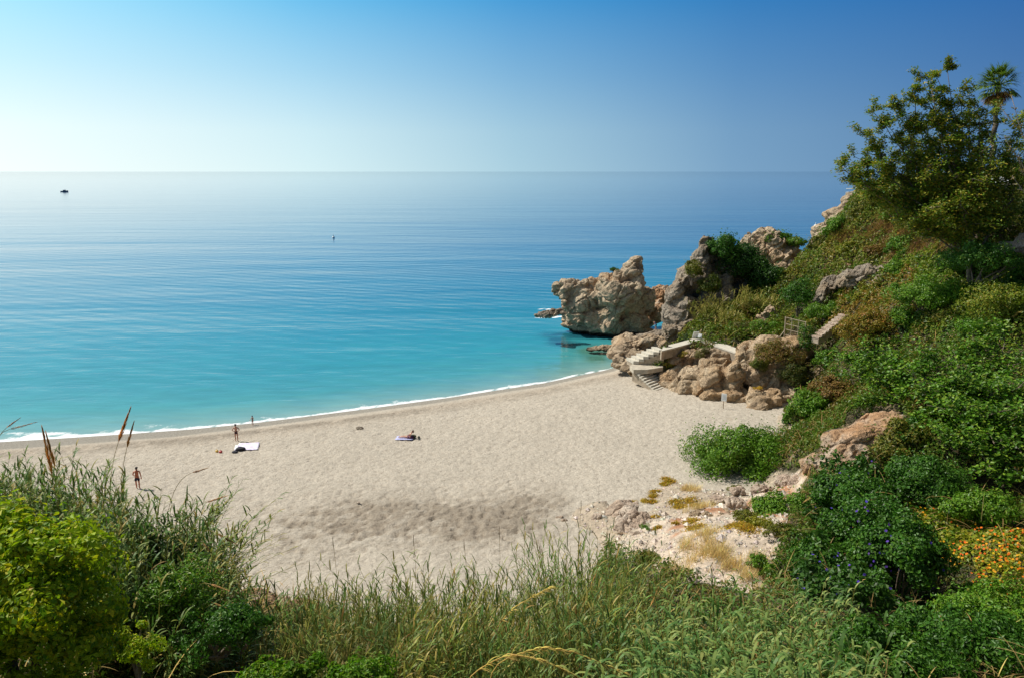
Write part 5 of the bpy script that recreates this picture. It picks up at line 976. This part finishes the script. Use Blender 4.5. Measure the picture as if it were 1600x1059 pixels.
cloth('beach_blanket', 'large white and lilac blanket spread on the sand by the standing woman', 'blanket', ((366, 704), (403, 703), (406, 692), (374, 693)), mt, .05)
cloth('beach_towel', 'small white towel at the left corner of the lilac blanket', 'towel', ((366, 703), (371, 703), (373, 696), (368, 696)), M['white'], .03, 8, .07)
mlt = plain('lavender_towel', (.45, .45, .68), .9, 3, .25)
cloth('beach_towel', 'lavender towel under the sunbather in the middle of the beach', 'towel', ((617, 687), (645, 687), (647, 681), (621, 681)), mlt, .02, 8, .02)
def lump_obj(name, label, cat, px, py, rx, ry, rz, mat, seed, dz=0, rz_=0):
    p = pb(px, py); o = empty(name, p+[0, 0, dz], label, cat); mb = MB(); th = np.linspace(.02, PI-.02, 10); ph = np.arange(14)/14*2*PI
    d = np.array([[math.sin(a)*math.cos(c), math.sin(a)*math.sin(c), math.cos(a)] for a in th for c in ph]); d = np.sign(d)*np.abs(d)**.8; d = d*(1+.22*fbm(d*2.0, 3, seed))[:, None]*[rx, ry, rz]; d = d @ np.array(Matrix.Rotation(rz_, 3, 'Z')).T
    d = d+p+[0, 0, rz*.8+dz]; q = [[i*14+j, i*14+(j+1) % 14, (i+1)*14+(j+1) % 14, (i+1)*14+j] for i in range(9) for j in range(14)]; mb.add(d, q); mb.build('body', mat, o, True)
    mb = MB(); t = np.linspace(0, PI, 8); mb.tube(np.stack([p[0]+np.cos(t)*rx*.5, np.zeros(8)+p[1], p[2]+dz+rz*1.5+np.sin(t)*rz*.7], 1), .018, 5); mb.build('strap', mat, o); return o
mblk = plain('black_fabric', (.02, .02, .03), .8); mred = plain('red_plastic', (.55, .05, .05), .4); myel = plain('yellow_plastic', (.75, .50, .08), .4); mplum = plain('plum_fabric', (.09, .02, .07), .8)
lump_obj('beach_bag', 'black bag lying along the near edge of the lilac blanket', 'bag', 376, 703.5, .42, .25, .14, mblk, 1, .06, .2); lump_obj('beach_bag', 'small black bundle off the left corner of the lilac blanket', 'bundle', 367, 707, .25, .18, .10, mblk, 2)
lump_obj('toy_bucket', 'small red beach toy on the sand left of the blanket', 'toy', 345, 707, .14, .12, .12, mred, 3); lump_obj('toy_bucket', 'small yellow beach toy left of the red one', 'toy', 339, 706, .13, .12, .12, myel, 4)
lump_obj('beach_bag', 'dark plum bag beside the sunbather on the lavender towel', 'bag', 641, 684.5, .32, .2, .15, mplum, 5); lump_obj('beach_bag', 'olive green bag at the right end of the lavender towel', 'bag', 646, 683, .28, .2, .14, plain('olive_fabric', (.06, .07, .03), .8), 6)
lump_obj('small_bundle', 'tiny dark bundle on the sand right of the sunbather', 'bundle', 654.5, 684, .12, .12, .1, plain('dark_grey', (.1, .1, .08), .8), 8)
rock('beach_stone', 'flat dark stone half buried in the sand above the sunbather', 'stone', M['rock_grey'], [(562, 668, pb(562, 669)[1], .42, .3, .14)], .04, .05, 2, 97); rock('beach_stone', 'single pale stone on the open sand in the centre', 'stone', M['rock_pale'], [(560, 785, pb(560, 786)[1], .16, .13, .10)], .025, .03, 3, 98)
rock('beach_stone', 'pale stones at the left tip of the eroded bank', 'stone', M['rock_pale'], [(874, 808, pb(874, 809)[1], .3, .22, .14), (882, 812, pb(882, 813)[1], .22, .2, .14)], .03, .05, 2, 99)

# ------------------------------------------------------------------ people
def skinmesh(name, J, E, mat, parent=None, root=None, sub=2, smooth=True):
    names = list(J); me = bpy.data.meshes.new(name); me.from_pydata([J[k][0] for k in names], [(names.index(a), names.index(b)) for a, b in E], [])
    o = bpy.data.objects.new(name, me); C.objects.link(o); md = o.modifiers.new('Skin', 'SKIN'); sv = me.skin_vertices[0].data
    for i, k in enumerate(names):
        r = J[k][1]; sv[i].radius = r if isinstance(r, tuple) else (r, r); sv[i].use_root = (k == (root or names[0]))
    md.use_smooth_shade = True; s = o.modifiers.new('Sub', 'SUBSURF'); s.levels = sub; s.render_levels = sub
    dg = bpy.context.evaluated_depsgraph_get(); m2 = bpy.data.meshes.new_from_object(o.evaluated_get(dg)); bpy.data.objects.remove(o); bpy.data.meshes.remove(me); m2.name = name
    o = bpy.data.objects.new(name, m2); C.objects.link(o); m2.materials.clear(); m2.materials.append(mat)
    if parent: o.parent = parent
    return o
def skinmat(name, c):
    m, nt, b, out = newmat(name); v = objco(nt); nt.links.new(ramp(nt, noise(nt, 9, 3, v), [(.3, tuple(x*.9 for x in c)), (.7, tuple(min(1, x*1.1) for x in c))]), b.inputs['Base Color']); b.inputs['Roughness'].default_value = .55; b.inputs['Subsurface Weight'].default_value = .1; b.inputs['Subsurface Radius'].default_value = (.02, .008, .004); return m
def person(label, loc, rz, H, skin, hair, arms, legs, cat='person', torso_pitch=0, head_tilt=0, hips=None, female=False, top=None, bottom=None, shorts=0, long_hair=False, sitting=False):
    """local frame: x right, y forward (the way the person faces), z up; heights as fractions of H"""
    o = empty('person', loc, label, cat); o.rotation_euler = (0, 0, rz); s = H
    ct, stt = math.cos(torso_pitch), math.sin(torso_pitch); hz = hips if hips is not None else .52
    def T(x, y, z): y2 = y*ct+(z)*stt; z2 = -y*stt+z*ct; return (x*s, y2*s, (hz+z2)*s)
    hw = .052 if not female else .055; sh = .105 if female else .118
    J = {'pelvis': (T(0, 0, 0), (.075*s, .055*s)), 'waist': (T(0, 0, .10), (.062*s if female else .072*s, .045*s)), 'chest': (T(0, 0, .21), (.083*s, .056*s)), 'collar': (T(0, -.005, .285), (.05*s, .035*s)), 'neck': (T(0, .0, .325), .028*s),
         'jaw': (T(0, .022+.5*head_tilt*.05, .362-head_tilt*.01), .034*s), 'skull': (T(0, .008+head_tilt*.06, .412-head_tilt*.02), (.046*s, .052*s)), 'crown': (T(0, .0+head_tilt*.07, .445-head_tilt*.03), .036*s), 'nose': (T(0, .062+head_tilt*.06, .392-head_tilt*.02), .008*s)}
    E = [('pelvis', 'waist'), ('waist', 'chest'), ('chest', 'collar'), ('collar', 'neck'), ('neck', 'jaw'), ('jaw', 'skull'), ('skull', 'crown'), ('jaw', 'nose')]
    for sd, nm in ((-1, 'l'), (1, 'r')):
        el, wr, fd = arms[0 if sd < 0 else 1]
        J['sh'+nm] = (T(sd*sh, 0, .27), .034*s); J['el'+nm] = (T(*el), .024*s); J['wr'+nm] = (T(*wr), .017*s); fd = np.array(fd, float)/np.linalg.norm(fd); w_ = np.array(wr)
        J['pm'+nm] = (T(*(w_+fd*.028)), (.022*s, .012*s)); E += [('collar', 'sh'+nm), ('sh'+nm, 'el'+nm), ('el'+nm, 'wr'+nm), ('wr'+nm, 'pm'+nm)]
        acr = np.cross(fd, [0, 1, .01]); acr = acr/np.linalg.norm(acr)
        for f, (off_, ln) in enumerate(((-.017, .040), (-.006, .046), (.005, .043), (.016, .034))):
            a_ = w_+fd*.042+acr*off_; J['f%d%s' % (f, nm)] = (T(*a_), .0052*s); J['g%d%s' % (f, nm)] = (T(*(a_+fd*ln+np.array([0, .006, 0]))), .0040*s); E += [('pm'+nm, 'f%d%s' % (f, nm)), ('f%d%s' % (f, nm), 'g%d%s' % (f, nm))]
        a_ = w_+fd*.02-acr*.028; J['th'+nm] = (T(*a_), .0058*s); J['ti'+nm] = (T(*(a_+fd*.024-acr*.008)), .0045*s); E += [('pm'+nm, 'th'+nm), ('th'+nm, 'ti'+nm)]
        hp, kn, an, toe = legs[0 if sd < 0 else 1]; U = lambda p: (p[0]*s, p[1]*s, p[2]*s)
        J['hp'+nm] = (U(hp), .052*s); J['kn'+nm] = (U(kn), .033*s); J['cf'+nm] = (tuple(np.array(U(kn))*.68+np.array(U(an))*.32), .033*s); J['an'+nm] = (U(an), .021*s); J['to'+nm] = (U(toe), (.024*s, .014*s))
        E += [('pelvis', 'hp'+nm), ('hp'+nm, 'kn'+nm), ('kn'+nm, 'cf'+nm), ('cf'+nm, 'an'+nm), ('an'+nm, 'to'+nm)]
    skinmesh('body', J, E, skin, o)
    c_ = np.array(J['skull'][0]); b1 = np.array(J['crown'][0]); back = np.array(T(0, -.035, .40))
    Jh = {'a': (tuple(b1+[0, -.005*s, .006*s]), .040*s), 'b': (tuple((c_+b1)/2+np.array([0, -.022*s, 0])), (.053*s, .050*s)), 'c': (tuple(back), (.045*s, .03*s))}; Eh = [('a', 'b'), ('b', 'c')]
    if long_hair: Jh['d'] = (T(0, -.05, .33), (.045*s, .022*s)); Jh['e'] = (T(0, -.06, .25), (.03*s, .014*s)); Eh += [('c', 'd'), ('d', 'e')]
    skinmesh('hair', Jh, Eh, hair, o, 'b')
    for sx_ in (-1, 1):
        lo_ = MB(); e = np.array(T(sx_*.018, .052+head_tilt*.06, .408-head_tilt*.02)); lo_.box(e, .011*s, .006*s, .006*s); em = lo_.build('eye', mblk); em.parent = o
    if bottom:
        J2 = {'p': (T(0, 0, .0), (.084*s, .064*s))}; E2 = []
        if shorts:
            J2['p2'] = (T(0, 0, .05), (.078*s, .056*s)); E2.append(('p', 'p2'))
            for nm in 'lr': a_ = np.array(J['hp'+nm][0]); k_ = np.array(J['kn'+nm][0]); J2['h'+nm] = (tuple(a_), .064*s); J2['k'+nm] = (tuple(a_*(1-shorts)+k_*shorts), .056*s); E2 += [('p', 'h'+nm), ('h'+nm, 'k'+nm)]
        else: J2['p2'] = (T(0, 0, .03), (.076*s, .056*s)); J2['q'] = (T(0, 0, -.035), (.062*s, .056*s)); E2 += [('p', 'p2'), ('p', 'q')]
        skinmesh('shorts' if shorts else 'swim_briefs', J2, E2, bottom, o)
    if top:
        J3 = {'w': (T(0, 0, .06), (.072*s, .054*s)), 'c': (T(0, 0, .21), (.090*s, .064*s)), 'k': (T(0, -.003, .275), (.058*s, .042*s))}; E3 = [('w', 'c'), ('c', 'k')]
        if female: J3 = {'w': (T(0, 0, .19), (.088*s, .062*s)), 'c': (T(0, 0, .225), (.088*s, .064*s))}; E3 = [('w', 'c')]
        skinmesh('bikini_top' if female else 'swim_shirt', J3, E3, top, o)
    return o
def stand(w_=.052, st_=0, kb=0): return [((-w_, 0, .50), (-w_*1.15, .01+st_*.5+kb, .275), (-w_*1.1, st_, .045), (-w_*1.3, st_+.085, .016)), ((w_, 0, .50), (w_*1.15, .01-st_*.5+kb, .275), (w_*1.1, -st_, .045), (w_*1.3, -st_+.085, .016))]
sk1 = skinmat('tanned_skin', (.52, .25, .16)); sk2 = skinmat('sunburnt_skin', (.48, .15, .07)); sk3 = skinmat('light_skin', (.60, .34, .24)); hd = plain('dark_hair', (.03, .02, .015), .6); hr_ = plain('reddish_hair', (.10, .015, .025), .6)
def up(p): p = np.array(p, float); p[2] = surf(p[0], p[1]); return p
hips_arms = [((-.20, -.045, .15), (-.095, .02, .055), (.5, .6, -.3)), ((.20, -.045, .15), (.095, .02, .055), (-.5, .6, -.3))]
person('woman in a dark bikini standing with hands on hips beside the lilac blanket', up(pb(370, 689)), R(8), 1.66, sk1, hd, hips_arms, stand(), female=True, top=mplum, bottom=plain('dark_bikini', (.05, .01, .015), .6))
down = [((-.17, .0, .13), (-.21, .09, .02), (-.3, .6, -.6)), ((.15, -.01, .13), (.16, .03, -.01), (.1, .2, -1))]
person('child in a blue-grey swimsuit with red hair standing at the edge of the water', up(pb(395, 664)), R(60), 1.02, sk3, hr_, [((-.19, .0, .16), (-.26, .06, .07), (-.6, .3, -.5)), ((.14, 0, .14), (.15, .03, 0), (0, .2, -1))], stand(), top=plain('swim_shirt', (.10, .19, .25), .7), bottom=plain('swim_shorts', (.06, .12, .18), .7), shorts=.35)
person('shirtless man in dark shorts seen from behind with head bowed by the left thicket', up(pb(216, 763)), R(15), 1.74, sk2, hd, [((-.16, .03, .13), (-.10, .13, .06), (.4, .7, 0)), ((.155, -.02, .12), (.165, .03, -.02), (0, .2, -1))], stand(.055, .03), torso_pitch=.16, head_tilt=.6, bottom=plain('navy_shorts', (.012, .012, .035), .8), shorts=.62)
# sunbather propped up on the lavender towel, legs to the left
sb = up(pb(637, 684)); sb[2] += .03
lg = [((-.052, .02, .06), (-.06, .25, .085), (-.065, .47, .035), (-.07, .50, .075)), ((.052, .02, .06), (.06, .25, .075), (.06, .47, .035), (.065, .50, .075))]
person('sunbather in a dark red top propped on elbows on the lavender towel', sb, R(88), 1.68, sk3, plain('auburn_hair', (.10, .02, .015), .6), [((-.15, -.10, .10), (-.12, .02, .02), (0, 1, -.2)), ((.15, -.10, .10), (.12, .02, .02), (0, 1, -.2))], lg, torso_pitch=-.75, hips=.055, top=plain('dark_red_top', (.12, .015, .02), .8), bottom=plain('dark_brief', (.05, .02, .05), .8))
# figure in blue bending on the path between the stack and the crag
pz = P(1025, 514, 104.); gnd = pz.copy()
o = rock('shaded_path_rock', 'shadowed flat ledge between the stack and the grey crag where the figure in blue bends', 'rock ledge', M['rock_grey'], [(1018, 527, 102, 2.0, 2.2, .8), (1034, 524, 103, 1.4, 2, .8)], .12, .15, .9, 101)
person('figure in bright blue bending forward in the shade beside the grey crag', gnd-[0, 0, .2], R(70), 1.62, sk3, hd, [((-.13, .08, .13), (-.1, .18, .06), (0, 1, 0)), ((.13, .08, .13), (.1, .18, .06), (0, 1, 0))], stand(.05, .04, .03), torso_pitch=.7, head_tilt=.4, top=plain('blue_shirt', (.02, .09, .60), .7), bottom=plain('blue_shorts', (.015, .03, .16), .7), shorts=.6)
